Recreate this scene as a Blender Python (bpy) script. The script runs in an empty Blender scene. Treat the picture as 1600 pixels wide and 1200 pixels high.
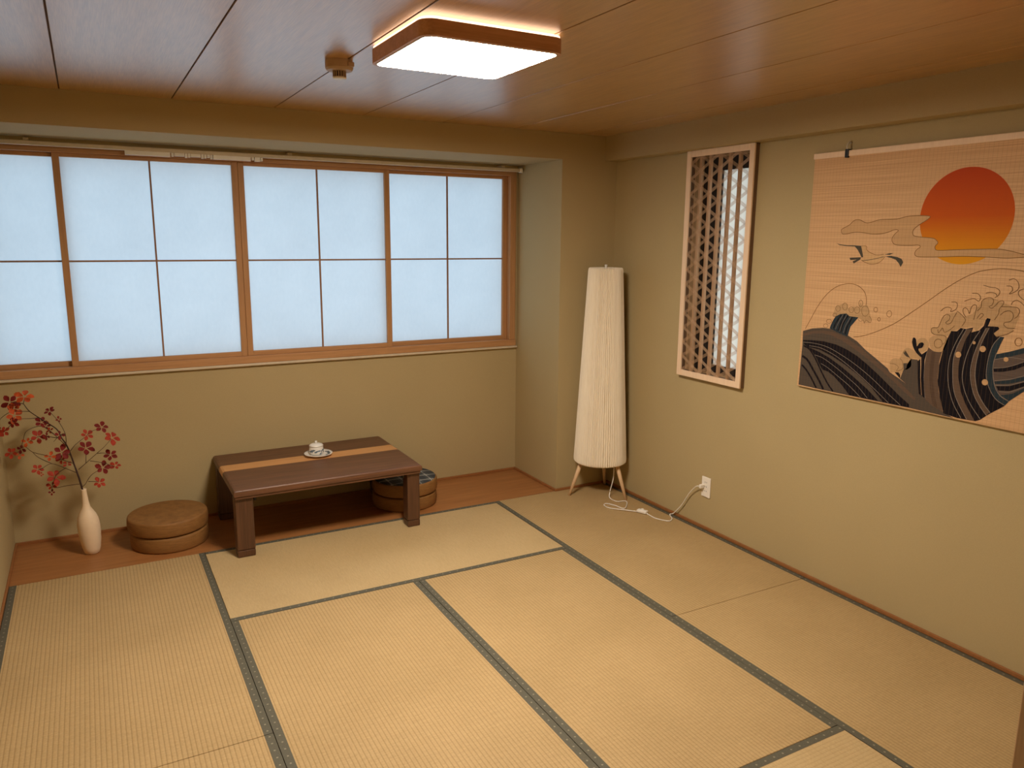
import bpy, bmesh, math, random
from mathutils import Matrix, Vector
from mathutils.geometry import tessellate_polygon
random.seed(7)
sc = bpy.context.scene
COL = sc.collection
PI = math.pi

# ------------------------------------------------------------------ camera
cam = bpy.data.cameras.new('camera')
camo = bpy.data.objects.new('camera', cam)
COL.objects.link(camo)
R_ = Vector((0.8764353, -0.4814402, 0.0087483))
U_ = Vector((0.0829544, 0.1688606, 0.9821429))
F_ = Vector((0.4743203, 0.8600590, -0.1879330))
M = Matrix.Identity(4)
for i in range(3):
    M[i][0] = R_[i]; M[i][1] = U_[i]; M[i][2] = -F_[i]
M[0][3], M[1][3], M[2][3] = 0.46273, -4.16916, 1.67150
camo.matrix_world = M
cam.sensor_width = 36.0
cam.lens = 1197.08 / 1600.0 * 36.0
cam.clip_start = 0.05
sc.camera = camo

# ------------------------------------------------------------------ sky, exposure
world = bpy.data.worlds.new('overcast_sky')
sc.world = world
world.use_nodes = True
bg = world.node_tree.nodes['Background']
bg.inputs['Color'].default_value = (0.62, 0.82, 1.0, 1)
bg.inputs['Strength'].default_value = 1.55
sc.view_settings.view_transform = 'Standard'
sc.view_settings.look = 'None'
sc.view_settings.gamma = 1.0
sc.view_settings.use_curve_mapping = False
sc.view_settings.exposure = 0.0
sc.cycles.glossy_bounces = 3
sc.cycles.max_bounces = 8
sc.cycles.caustics_reflective = False
sc.cycles.caustics_refractive = False
LAMP_STRENGTH = 103.0
LAMP_COLOR = (0.98, 0.855, 0.69)

# ------------------------------------------------------------------ room dimensions (metres)
X4 = 3.52; GX1, GX2, GX3 = 0.8916, 1.7746, 2.6414
GY1, GY2, GY3, GY4 = 0.8533, 1.7244, 2.6082, 3.48
D = 0.567          # depth of the window alcove
AX = 3.105         # alcove's right side
HB = 2.150         # underside of the beam over the alcove
H = 2.308          # ceiling
BX = 3.43; HR = 2.156   # beam along the right wall

# ------------------------------------------------------------------ node helpers
def srgb(r, g, b):
    def f(c):
        c /= 255.0
        return c / 12.92 if c <= 0.04045 else ((c + 0.055) / 1.055) ** 2.4
    return (f(r), f(g), f(b), 1.0)

def new_mat(name):
    m = bpy.data.materials.new(name); m.use_nodes = True
    nt = m.node_tree
    return m, nt, nt.nodes['Principled BSDF']

def node(nt, t, **kw):
    n = nt.nodes.new(t)
    for k, v in kw.items(): setattr(n, k, v)
    return n

def mth(nt, op, a, b=None, c=None):
    n = node(nt, 'ShaderNodeMath', operation=op)
    for i, v in enumerate((a, b, c)):
        if v is None: continue
        if isinstance(v, (int, float)): n.inputs[i].default_value = v
        else: nt.links.new(v, n.inputs[i])
    return n.outputs[0]

def mixc(nt, fac, a, b, mode='MIX'):
    n = node(nt, 'ShaderNodeMix', data_type='RGBA', blend_type=mode)
    for idx, v in ((0, fac), (6, a), (7, b)):
        if isinstance(v, (int, float)): n.inputs[idx].default_value = v
        elif isinstance(v, tuple): n.inputs[idx].default_value = v
        else: nt.links.new(v, n.inputs[idx])
    return n.outputs[2]

def coords(nt, scale=(1, 1, 1)):
    tc = node(nt, 'ShaderNodeTexCoord'); mp = node(nt, 'ShaderNodeMapping')
    mp.inputs['Scale'].default_value = scale
    nt.links.new(tc.outputs['Object'], mp.inputs['Vector'])
    return mp.outputs['Vector']

def noise(nt, vec, scale, detail=3.0, rough=0.6):
    n = node(nt, 'ShaderNodeTexNoise')
    n.inputs['Scale'].default_value = scale; n.inputs['Detail'].default_value = detail
    n.inputs['Roughness'].default_value = rough
    nt.links.new(vec, n.inputs['Vector'])
    return n.outputs['Fac']

def ramp(nt, fac, stops):
    n = node(nt, 'ShaderNodeValToRGB'); e = n.color_ramp.elements
    while len(e) < len(stops): e.new(0.5)
    for i, (p, c) in enumerate(stops): e[i].position = p; e[i].color = c
    nt.links.new(fac, n.inputs['Fac'])
    return n.outputs['Color']

def bump(nt, bsdf, h, strength, dist=0.001):
    b = node(nt, 'ShaderNodeBump')
    b.inputs['Strength'].default_value = strength; b.inputs['Distance'].default_value = dist
    nt.links.new(h, b.inputs['Height']); nt.links.new(b.outputs['Normal'], bsdf.inputs['Normal'])

def plain(name, c, rough=0.6, var=0.05, scale=30.0, spec=0.4):
    m, nt, b = new_mat(name)
    v = coords(nt)
    f = noise(nt, v, scale)
    lo = tuple(x * (1 - var) for x in c[:3]) + (1,); hi = tuple(min(1, x * (1 + var)) for x in c[:3]) + (1,)
    nt.links.new(ramp(nt, f, [(0.3, lo), (0.7, hi)]), b.inputs['Base Color'])
    b.inputs['Roughness'].default_value = rough
    b.inputs['Specular IOR Level'].default_value = spec
    return m

def wood(name, dark, light, axis, rough=0.5, stretch=18.0, scale=3.0, spec=0.4, fine=0.5, bmp=0.1, band=(0.32, 0.68)):
    m, nt, b = new_mat(name)
    s = [stretch] * 3; s[axis] = 1.0
    v = coords(nt, tuple(s))
    f1 = noise(nt, v, scale, 4.0, 0.55)
    s2 = [stretch * 7] * 3; s2[axis] = 2.2
    f2 = noise(nt, coords(nt, tuple(s2)), scale, 2.0, 0.6)
    f = mth(nt, 'ADD', mth(nt, 'MULTIPLY', f1, 1 - fine), mth(nt, 'MULTIPLY', f2, fine))
    nt.links.new(ramp(nt, f, [(band[0], dark), (band[1], light)]), b.inputs['Base Color'])
    b.inputs['Roughness'].default_value = rough
    b.inputs['Specular IOR Level'].default_value = spec
    bump(nt, b, f2, bmp, 0.0006)
    return m

# ------------------------------------------------------------------ materials
MAT = {}
def wallpaper():
    m, nt, b = new_mat('khaki_wallpaper')
    big = noise(nt, coords(nt), 1.3, 2.0)
    weave = noise(nt, coords(nt, (1, 1, 2.2)), 190.0, 3.0, 0.7)
    c1 = ramp(nt, big, [(0.3, (0.445, 0.350, 0.186, 1)), (0.7, (0.475, 0.376, 0.202, 1))])
    c = mixc(nt, 0.16, c1, ramp(nt, weave, [(0.3, (0.33, 0.26, 0.14, 1)), (0.7, (0.55, 0.45, 0.26, 1))]))
    nt.links.new(c, b.inputs['Base Color'])
    b.inputs['Roughness'].default_value = 0.8
    b.inputs['Specular IOR Level'].default_value = 0.2
    bump(nt, b, weave, 0.25, 0.001)
    return m
MAT['wall'] = wallpaper()
MAT['ceiling'] = wood('printed_ceiling_plywood', (0.42, 0.225, 0.072, 1), (0.61, 0.36, 0.135, 1), 1, rough=0.34, stretch=11.0, scale=4.0, spec=0.5, fine=0.6, bmp=0.5, band=(0.38, 0.62))
cb = MAT['ceiling'].node_tree.nodes['Principled BSDF']; cb.inputs['Coat Weight'].default_value = 1.0; cb.inputs['Coat Roughness'].default_value = 0.30; cb.inputs['Coat IOR'].default_value = 2.0
MAT['ceiling'].node_tree.links.new(cb.inputs['Normal'].links[0].from_socket, cb.inputs['Coat Normal'])
MAT['groove'] = plain('groove_brown', (0.10, 0.06, 0.035, 1), 0.9)
MAT['floor_base'] = plain('underlay_board', (0.25, 0.19, 0.12, 1), 0.9)
MAT['floorboard'] = wood('reddish_floor_board', (0.290, 0.115, 0.036, 1), (0.430, 0.188, 0.064, 1), 0, rough=0.42, stretch=14.0, scale=2.2, fine=0.35, bmp=0.08)
MAT['skirting'] = wood('brown_skirting', (0.26, 0.10, 0.03, 1), (0.36, 0.15, 0.05, 1), 0, rough=0.5)
MAT['shoji_wood'] = wood('cedar_shoji_frame_vertical', (0.40, 0.20, 0.085, 1), (0.52, 0.28, 0.125, 1), 2, rough=0.55)
MAT['shoji_wood_x'] = wood('cedar_shoji_frame_horizontal', (0.40, 0.20, 0.085, 1), (0.54, 0.29, 0.13, 1), 0, rough=0.55)
MAT['muntin'] = plain('thin_dark_muntin', (0.30, 0.16, 0.09, 1), 0.6)
MAT['pale_metal'] = plain('pale_aluminium_lip', (0.62, 0.56, 0.46, 1), 0.4)
MAT['cream'] = plain('cream_rail', (0.62, 0.53, 0.40, 1), 0.45)
MAT['white_plastic'] = plain('white_plastic', (0.88, 0.84, 0.78, 1), 0.4, 0.02)
MAT['walnut'] = wood('dark_walnut', (0.075, 0.030, 0.015, 1), (0.185, 0.082, 0.041, 1), 0, rough=0.42, stretch=16.0, scale=2.5, spec=0.5)
MAT['walnut_z'] = wood('dark_walnut_leg', (0.055, 0.023, 0.011, 1), (0.130, 0.056, 0.026, 1), 2, rough=0.42, stretch=16.0, scale=2.5, spec=0.5)
MAT['inlay'] = wood('light_inlay_wood', (0.54, 0.26, 0.095, 1), (0.66, 0.34, 0.135, 1), 0, rough=0.42, stretch=14.0)
MAT['black'] = plain('black_metal', (0.012, 0.012, 0.014, 1), 0.4)
MAT['lamp_wood'] = wood('pale_beech_leg', (0.68, 0.45, 0.26, 1), (0.80, 0.57, 0.36, 1), 2, rough=0.5)
MAT['ceramic'] = plain('matt_cream_ceramic', (0.84, 0.67, 0.48, 1), 0.55, 0.03)
MAT['porcelain'] = plain('white_porcelain', (0.80, 0.77, 0.73, 1), 0.18, 0.02, spec=0.6)
MAT['cobalt'] = plain('blue_glaze', (0.12, 0.17, 0.22, 1), 0.2, 0.3)
MAT['bark'] = plain('dark_twig', (0.045, 0.018, 0.014, 1), 0.7)
MAT['twig'] = plain('brown_twig', (0.085, 0.045, 0.022, 1), 0.7)
MAT['leaf_d'] = plain('dark_red_leaf', (0.17, 0.014, 0.011, 1), 0.6, 0.3, 60, 0.15)
MAT['leaf_r'] = plain('red_leaf', (0.33, 0.036, 0.016, 1), 0.6, 0.3, 60, 0.15)
MAT['leaf_o'] = plain('orange_red_leaf', (0.45, 0.072, 0.016, 1), 0.6, 0.3, 60, 0.15)
MAT['kframe'] = wood('pale_hinoki_frame', (0.80, 0.59, 0.41, 1), (0.90, 0.69, 0.50, 1), 2, rough=0.55)
MAT['kback'] = wood('brown_backing_frame', (0.13, 0.070, 0.036, 1), (0.19, 0.105, 0.055, 1), 2, rough=0.6)
MAT['kstrip'] = wood('kumiko_strip', (0.50, 0.31, 0.18, 1), (0.66, 0.44, 0.27, 1), 2, rough=0.55)
MAT['dark_void'] = plain('dark_sash', (0.020, 0.014, 0.012, 1), 0.7)
MAT['white_board'] = plain('white_frosted_pane', (0.86, 0.86, 0.82, 1), 0.5, 0.01)
MAT['jamb'] = wood('door_jamb_wood', (0.42, 0.26, 0.13, 1), (0.55, 0.36, 0.19, 1), 2, rough=0.5)
MAT['lamp_frame'] = wood('ceiling_lamp_walnut', (0.52, 0.27, 0.15, 1), (0.70, 0.40, 0.24, 1), 0, rough=0.45, stretch=9)
MAT['detector'] = plain('beige_detector', (0.50, 0.36, 0.24, 1), 0.5)
MAT['white_rim'] = plain('white_rim', (0.8, 0.78, 0.75, 1), 0.4, 0.02)

def shade_mat():
    m, nt, b = new_mat('pleated_cream_fabric')
    f = noise(nt, coords(nt, (1, 1, 0.05)), 160.0, 3.0)
    nt.links.new(ramp(nt, f, [(0.3, (0.82, 0.73, 0.59, 1)), (0.7, (0.90, 0.82, 0.69, 1))]), b.inputs['Base Color'])
    b.inputs['Roughness'].default_value = 0.85; b.inputs['Specular IOR Level'].default_value = 0.2
    return m
MAT['shade'] = shade_mat()

def paper_mat(name='shoji_paper', lo=(0.43, 0.45, 0.46, 1), hi=(0.54, 0.55, 0.55, 1), refl=(0.20, 0.21, 0.23, 1)):
    m, nt, b = new_mat(name)
    nt.nodes.remove(b)
    out = nt.nodes['Material Output']
    f = noise(nt, coords(nt), 2.2, 4.0)
    fib = noise(nt, coords(nt, (1, 1, 0.5)), 60.0, 3.0)
    fac = mth(nt, 'ADD', mth(nt, 'MULTIPLY', f, 0.7), mth(nt, 'MULTIPLY', fib, 0.3))
    c = ramp(nt, fac, [(0.25, lo), (0.75, hi)])
    t = node(nt, 'ShaderNodeBsdfTranslucent'); nt.links.new(c, t.inputs['Color'])
    d = node(nt, 'ShaderNodeBsdfDiffuse'); d.inputs['Color'].default_value = refl
    a = node(nt, 'ShaderNodeAddShader')
    nt.links.new(t.outputs[0], a.inputs[0]); nt.links.new(d.outputs[0], a.inputs[1])
    nt.links.new(a.outputs[0], out.inputs['Surface'])
    return m
MAT['paper'] = paper_mat()
MAT['frosted'] = paper_mat('frosted_glass', (0.50, 0.42, 0.33, 1), (0.54, 0.45, 0.36, 1), (0.38, 0.38, 0.36, 1))

def emit_mat(name, col, s):
    m, nt, b = new_mat(name)
    b.inputs['Base Color'].default_value = (0.9, 0.9, 0.88, 1)
    b.inputs['Emission Color'].default_value = col + (1,)
    b.inputs['Emission Strength'].default_value = s
    return m
MAT['diffuser'] = emit_mat('lit_acrylic_diffuser', LAMP_COLOR, LAMP_STRENGTH)
MAT['glow'] = emit_mat('lit_acrylic_edge', (1.0, 0.70, 0.48), 2.4)

def rush_mat(name, axis, lo, hi, rib_shade=(0.70, 0.67, 0.62, 1), bs=0.5):
    """woven rush; ribs run along `axis` (0 = x, 1 = y)"""
    m, nt, b = new_mat(name)
    tc = node(nt, 'ShaderNodeTexCoord'); sx = node(nt, 'ShaderNodeSeparateXYZ')
    nt.links.new(tc.outputs['Object'], sx.inputs[0])
    across = sx.outputs[1 - axis]; along = sx.outputs[axis]
    rib = mth(nt, 'ABSOLUTE', mth(nt, 'SINE', mth(nt, 'MULTIPLY', across, PI / 0.0155)))
    s = [1, 1, 1]; s[axis] = 10.0
    strand = noise(nt, coords(nt, tuple(s)), 26.0, 4.0, 0.7)       # rush strands run across the ribs
    patch = noise(nt, coords(nt), 2.0, 2.0)
    knot = noise(nt, coords(nt), 140.0, 1.0)
    f = mth(nt, 'ADD', mth(nt, 'MULTIPLY', strand, 0.45), mth(nt, 'ADD', mth(nt, 'MULTIPLY', patch, 0.3), mth(nt, 'MULTIPLY', knot, 0.25)))
    c = ramp(nt, f, [(0.35, lo), (0.65, hi)])
    dk = ramp(nt, rib, [(0.0, rib_shade), (0.55, (1, 1, 1, 1))])  # shading in the furrows between ribs, painted into the colour
    nt.links.new(mixc(nt, 1.0, c, dk, 'MULTIPLY'), b.inputs['Base Color'])
    b.inputs['Roughness'].default_value = 0.62
    b.inputs['Specular IOR Level'].default_value = 0.35
    h = mth(nt, 'ADD', rib, mth(nt, 'MULTIPLY', knot, 0.8))
    bump(nt, b, h, bs, 0.0012)
    return m
MAT['rush_y'] = rush_mat('woven_rush_lengthwise', 1, (0.400, 0.275, 0.126, 1), (0.545, 0.383, 0.192, 1))
MAT['rush_x'] = rush_mat('woven_rush_crosswise', 0, (0.455, 0.325, 0.162, 1), (0.590, 0.435, 0.230, 1), (0.88, 0.87, 0.85, 1), 0.3)  # paler base colour stands in for the sheen of rush turned crosswise

def band_mat(name, axis):
    m, nt, b = new_mat(name)
    tc = node(nt, 'ShaderNodeTexCoord'); sx = node(nt, 'ShaderNodeSeparateXYZ')
    nt.links.new(tc.outputs['Object'], sx.inputs[0])
    al, ac = sx.outputs[axis], sx.outputs[1 - axis]
    p = 0.040
    fa = mth(nt, 'MULTIPLY', mth(nt, 'SUBTRACT', mth(nt, 'FRACT', mth(nt, 'DIVIDE', al, p)), 0.5), p)
    r2 = mth(nt, 'ADD', mth(nt, 'POWER', fa, 2.0), mth(nt, 'POWER', ac, 2.0))
    dot = mth(nt, 'LESS_THAN', r2, 0.0036 ** 2)
    f = noise(nt, coords(nt), 400.0, 2.0)
    c = ramp(nt, f, [(0.3, (0.078, 0.072, 0.050, 1)), (0.7, (0.120, 0.112, 0.080, 1))])
    nt.links.new(mixc(nt, dot, c, (0.25, 0.23, 0.165, 1)), b.inputs['Base Color'])
    b.inputs['Roughness'].default_value = 0.7
    bump(nt, b, f, 0.2, 0.0005)
    return m
MAT['band_y'] = band_mat('green_grey_cloth_band_y', 1)
MAT['band_x'] = band_mat('green_grey_cloth_band_x', 0)

def cushion_mat():
    m, nt, b = new_mat('brown_woven_cushion')
    f = noise(nt, coords(nt, (1, 1, 9)), 22.0, 4.0, 0.7)
    nt.links.new(ramp(nt, f, [(0.3, (0.190, 0.084, 0.020, 1)), (0.7, (0.300, 0.140, 0.036, 1))]), b.inputs['Base Color'])
    b.inputs['Roughness'].default_value = 0.7
    bump(nt, b, f, 0.4, 0.002)
    return m
MAT['cushion'] = cushion_mat()

def plaid_mat():
    m, nt, b = new_mat('blue_plaid_fabric')
    tc = node(nt, 'ShaderNodeTexCoord'); sx = node(nt, 'ShaderNodeSeparateXYZ')
    nt.links.new(tc.outputs['Object'], sx.inputs[0])
    c = (0.075, 0.085, 0.085, 1)
    for i in (0, 1):
        t = mth(nt, 'FRACT', mth(nt, 'ADD', mth(nt, 'DIVIDE', sx.outputs[i], 0.085), 10.3))
        c = mixc(nt, mth(nt, 'MULTIPLY', mth(nt, 'LESS_THAN', t, 0.45), 0.5), c, (0.015, 0.018, 0.028, 1))
        c = mixc(nt, mth(nt, 'MULTIPLY', mth(nt, 'COMPARE', t, 0.72, 0.06), 0.7), c, (0.42, 0.40, 0.36, 1))
    nt.links.new(c, b.inputs['Base Color'])
    b.inputs['Roughness'].default_value = 0.85
    return m
MAT['plaid'] = plaid_mat()

def bamboo_mat(name, lo, hi, spec=0.3):
    m, nt, b = new_mat(name)
    v = coords(nt, (1, 0.9, 150))
    f1 = noise(nt, v, 1.6, 3.0, 0.75)
    f2 = noise(nt, coords(nt, (1, 1.5, 420)), 1.0, 1.0)
    f = mth(nt, 'ADD', mth(nt, 'MULTIPLY', f1, 0.7), mth(nt, 'MULTIPLY', f2, 0.3))
    c = ramp(nt, f, [(0.30, lo), (0.70, hi)])
    tc = node(nt, 'ShaderNodeTexCoord'); sx = node(nt, 'ShaderNodeSeparateXYZ')
    nt.links.new(tc.outputs['Object'], sx.inputs[0])
    th = mth(nt, 'FRACT', mth(nt, 'ADD', mth(nt, 'DIVIDE', sx.outputs[1], 0.017), 500.0))
    c = mixc(nt, mth(nt, 'MULTIPLY', mth(nt, 'LESS_THAN', th, 0.10), 0.22), c, (0.20, 0.11, 0.05, 1))
    nt.links.new(c, b.inputs['Base Color'])
    b.inputs['Roughness'].default_value = 0.6
    b.inputs['Specular IOR Level'].default_value = spec
    bump(nt, b, f2, 0.5, 0.001)
    return m
MAT['bamboo'] = bamboo_mat('bamboo_blind', (0.48, 0.27, 0.125, 1), (0.76, 0.49, 0.265, 1))
INK = {'cloud': (0.56, 0.345, 0.175), 'pale': (0.60, 0.38, 0.19), 'foam': (0.50, 0.32, 0.165), 'brown': (0.24, 0.125, 0.045), 'foamline': (0.23, 0.135, 0.065),
       'ink': (0.075, 0.065, 0.050), 'teal': (0.024, 0.038, 0.050), 'navy': (0.009, 0.0075, 0.011), 'lineg': (0.24, 0.20, 0.17), 'stone': (0.088, 0.069, 0.055),
       'stone2': (0.115, 0.085, 0.072), 'brownband': (0.120, 0.078, 0.055), 'brownband2': (0.095, 0.060, 0.042)}
def ink_mat(k):
    m = bamboo_mat('print_' + k, tuple(x * 0.78 for x in INK[k]) + (1,), tuple(x * 1.15 for x in INK[k]) + (1,), 0.08)
    return m
for k in INK: MAT[k] = ink_mat(k)
def sun_mat():
    m, nt, b = new_mat('print_sun_fade')
    tc = node(nt, 'ShaderNodeTexCoord'); sx = node(nt, 'ShaderNodeSeparateXYZ')
    nt.links.new(tc.outputs['Generated'], sx.inputs[0])
    f = noise(nt, coords(nt, (1, 0.9, 150)), 1.6, 3.0, 0.75)
    t = mth(nt, 'ADD', sx.outputs[2], mth(nt, 'MULTIPLY', mth(nt, 'SUBTRACT', f, 0.5), 0.12))
    c = ramp(nt, t, [(0.0, (0.66, 0.30, 0.010, 1)), (0.22, (0.62, 0.22, 0.006, 1)), (0.50, (0.52, 0.090, 0.004, 1)), (1.0, (0.46, 0.050, 0.006, 1))])
    nt.links.new(c, b.inputs['Base Color'])
    b.inputs['Roughness'].default_value = 0.7
    b.inputs['Specular IOR Level'].default_value = 0.2
    return m
MAT['sun'] = sun_mat()

# ------------------------------------------------------------------ mesh helpers
def box(bm, x0, x1, y0, y1, z0, z1, bev=0.0, seg=2):
    if x0 > x1: x0, x1 = x1, x0
    if y0 > y1: y0, y1 = y1, y0
    if z0 > z1: z0, z1 = z1, z0
    mt = Matrix.Translation(((x0 + x1) / 2, (y0 + y1) / 2, (z0 + z1) / 2)) @ Matrix.Diagonal((x1 - x0, y1 - y0, z1 - z0, 1))
    r = bmesh.ops.create_cube(bm, size=1.0, matrix=mt)
    if bev > 0:
        es = list({e for v in r['verts'] for e in v.link_edges})
        bmesh.ops.bevel(bm, geom=es, offset=bev, segments=seg, profile=0.5, affect='EDGES')
    return bm

def lathe(bm, prof, cx=0, cy=0, seg=48):
    rings = []
    for r, z in prof:
        if r < 1e-6: rings.append([bm.verts.new((cx, cy, z))])
        else: rings.append([bm.verts.new((cx + r * math.cos(2 * PI * i / seg), cy + r * math.sin(2 * PI * i / seg), z)) for i in range(seg)])
    for a, b in zip(rings, rings[1:]):
        for i in range(seg):
            j = (i + 1) % seg
            if len(a) == 1 and len(b) == 1: continue
            if len(a) == 1: bm.faces.new((a[0], b[j], b[i]))
            elif len(b) == 1: bm.faces.new((a[i], a[j], b[0]))
            else: bm.faces.new((a[i], a[j], b[j], b[i]))
    return bm

def catmull(pts, n=6):
    P = [Vector(p) for p in pts]
    if len(P) < 3: return P
    P = [P[0] * 2 - P[1]] + P + [P[-1] * 2 - P[-2]]
    out = []
    for i in range(1, len(P) - 2):
        a, b, c, d = P[i - 1:i + 3]
        for k in range(n):
            t = k / n
            out.append(0.5 * ((2 * b) + (c - a) * t + (2 * a - 5 * b + 4 * c - d) * t * t + (3 * b - a - 3 * c + d) * t ** 3))
    out.append(P[-2])
    return out

def tube(bm, pts, r0, r1=None, seg=8, cap=True):
    r1 = r0 if r1 is None else r1
    n = len(pts); rings = []
    up = Vector((0.31, 0.17, 0.94)).normalized()
    for i, p in enumerate(pts):
        p = Vector(p)
        t = (Vector(pts[min(i + 1, n - 1)]) - Vector(pts[max(i - 1, 0)]))
        t = t.normalized() if t.length > 1e-9 else Vector((0, 0, 1))
        a = up.cross(t)
        if a.length < 1e-3: a = Vector((1, 0, 0)).cross(t)
        a.normalize(); b = t.cross(a)
        r = r0 + (r1 - r0) * i / max(1, n - 1)
        rings.append([bm.verts.new(p + (a * math.cos(2 * PI * k / seg) + b * math.sin(2 * PI * k / seg)) * r) for k in range(seg)])
    for x, y in zip(rings, rings[1:]):
        for k in range(seg):
            j = (k + 1) % seg
            bm.faces.new((x[k], x[j], y[j], y[k]))
    if cap:
        bm.faces.new(list(reversed(rings[0]))); bm.faces.new(rings[-1])
    return bm

def obj(name, bm, mat, parent=None, origin=None, smooth=False):
    """bm holds world coordinates; the object's origin is put at `origin` (default: its parent's base)"""
    base = Vector(parent['_base']) if parent is not None and '_base' in parent else Vector((0, 0, 0))
    o0 = Vector(origin) if origin is not None else base
    bmesh.ops.recalc_face_normals(bm, faces=bm.faces[:])
    me = bpy.data.meshes.new(name)
    bmesh.ops.translate(bm, vec=-o0, verts=bm.verts[:])
    bm.to_mesh(me); bm.free()
    if smooth:
        for p in me.polygons: p.use_smooth = True
    if mat: me.materials.append(MAT[mat] if isinstance(mat, str) else mat)
    o = bpy.data.objects.new(name, me); COL.objects.link(o)
    o.location = o0
    if parent is not None:
        o.parent = parent; o.location = o0 - base
    o['_base'] = tuple(o0)
    return o

def thing(name, label, cat, loc, group=None):
    o = bpy.data.objects.new(name, None); COL.objects.link(o)
    o.location = loc; o.empty_display_size = 0.05
    o['_base'] = tuple(loc); o['label'] = label; o['category'] = cat
    if group: o['group'] = group
    return o

def tag(o, label, cat, group=None):
    o['label'] = label; o['category'] = cat
    if group: o['group'] = group
    return o

def struct(name, bm, mat, label=None, parent=None, smooth=False):
    o = obj(name, bm, mat, parent, smooth=smooth)
    if parent is None: o['kind'] = 'structure'
    if label: o['label'] = label
    return o

def nb(): return bmesh.new()
def B(*a, **k): return box(nb(), *a, **k)

# ------------------------------------------------------------------ the setting
T = 0.14
NY = -3.50         # near wall with the doorway the photograph is taken from
HY = -5.30         # unseen hall behind it, closing off outside light
struct('floor', B(-1.2, 3.7, HY, D + T, -0.16, -0.05), 'floor_base', 'underfloor beneath the tatami mats')
struct('floor_hall', B(-1.0, X4, HY, NY - 0.0, -0.05, 0.0), 'floorboard', 'wooden floor of the hall by the doorway')
# window wall: opening x 0.02..3.085, z 0.90..2.10
WX0, WX1, WZ0, WZ1 = -0.045, 3.085, 0.912, 2.105
bm = nb()
box(bm, -T, AX, D, D + T, -0.05, WZ0)
box(bm, -T, AX, D, D + T, WZ1, HB + 0.02)
box(bm, WX1, AX + 0.02, D, D + T, WZ0, WZ1)
box(bm, -T, WX0, D, D + T, WZ0, WZ1)
struct('wall_window', bm, 'wall', 'khaki papered wall under and around the shoji window')
struct('trim_1', B(-T, X4, 0, D + T, HB, H + 0.1), 'wall', 'deep papered beam over the window alcove')
struct('wall_pillar', B(AX, X4 + T, 0, D + T, -0.05, HB), 'wall', 'papered pillar between window alcove and right wall')
struct('wall_left', B(-T, 0, NY, D, -0.05, H + 0.1), 'wall', 'khaki papered left wall')
# right wall with the small recessed window behind the lattice
KY0, KY1, KZ0, KZ1 = -1.185, -0.745, 0.913, 2.122
bm = nb()
box(bm, X4, X4 + T, KY1, 0, -0.05, H + 0.1)
box(bm, X4, X4 + T, NY - T, KY0, -0.05, H + 0.1)
box(bm, X4, X4 + T, KY0, KY1, -0.05, KZ0)
box(bm, X4, X4 + T, KY0, KY1, KZ1, H + 0.1)
struct('wall_right', bm, 'wall', 'khaki papered right wall')
struct('trim_2', B(BX, X4, NY, 0, HR, H + 0.05), 'wall', 'papered beam along the top of the right wall')
# near wall with doorway
bm = nb()
box(bm, 1.99, X4, NY - 0.10, NY, -0.05, H + 0.1)
box(bm, -T, 1.99, NY - 0.10, NY, 2.12, H + 0.1)
struct('wall_near', bm, 'wall', 'khaki papered wall beside the doorway')
struct('trim_3', B(1.941, 1.99, NY - 0.11, NY + 0.012, 0.0, 2.12, bev=0.003), 'jamb', 'light wooden door jamb at the photo edge')
bm = nb()
box(bm, -1.1, -1.0, HY, NY - 0.1, -0.05, H + 0.1); box(bm, -1.1, X4 + T, HY - 0.1, HY, -0.05, H + 0.1)
box(bm, X4, X4 + T, HY, NY - 0.1, -0.05, H + 0.1); box(bm, -1.1, -T, NY - 0.1, NY, -0.05, H + 0.1)
struct('wall_hall', bm, 'wall', 'plain papered hall walls behind the doorway')
struct('ceiling_hall', B(-1.1, X4 + T, HY - 0.1, NY - 0.1, H, H + 0.1), 'wall', 'plain hall ceiling')

# ceiling of wide plywood panels with dark joints
ceil = struct('ceiling', B(-T, X4 + T, NY - 0.1, 0.02, H + 0.004, H + 0.1), 'groove', 'wood grain plywood ceiling with dark joints')
edges = [-0.03, 0.421, 0.886, 1.367, 1.831, 2.300, 2.760, 3.228, 3.52]
for i in range(len(edges) - 1):
    obj('ceiling_panel', B(edges[i] + 0.003, edges[i + 1] - 0.003, NY, -0.0005, H, H + 0.006, bev=0.0008, seg=1), 'ceiling', ceil)

# wooden board along the alcove
struct('floor_board', B(0, AX, 0, D, -0.05, 0.0), 'floorboard', 'reddish wooden board floor in front of the window wall')
# skirting strips
sk = 0.013
struct('baseboard_window', B(0, AX - sk, D - sk, D, 0, 0.016, bev=0.002), 'skirting', 'thin brown skirting under the window wall')
struct('baseboard_alcove', B(AX - sk, AX, -sk, D, 0, 0.016, bev=0.002), 'skirting', 'thin brown skirting at the alcove side')
struct('baseboard_pillar', B(AX, X4 - 0.010, -sk, 0, 0, 0.016, bev=0.002), 'skirting', 'thin brown skirting at the pillar foot')
struct('baseboard_right', B(X4 - 0.010, X4, NY, 0, 0, 0.018, bev=0.002), 'skirting', 'thin reddish brown skirting along the right wall')
struct('baseboard_left', B(0, 0.010, NY, D, 0, 0.016, bev=0.002), 'skirting', 'thin brown skirting along the left wall')

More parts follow.
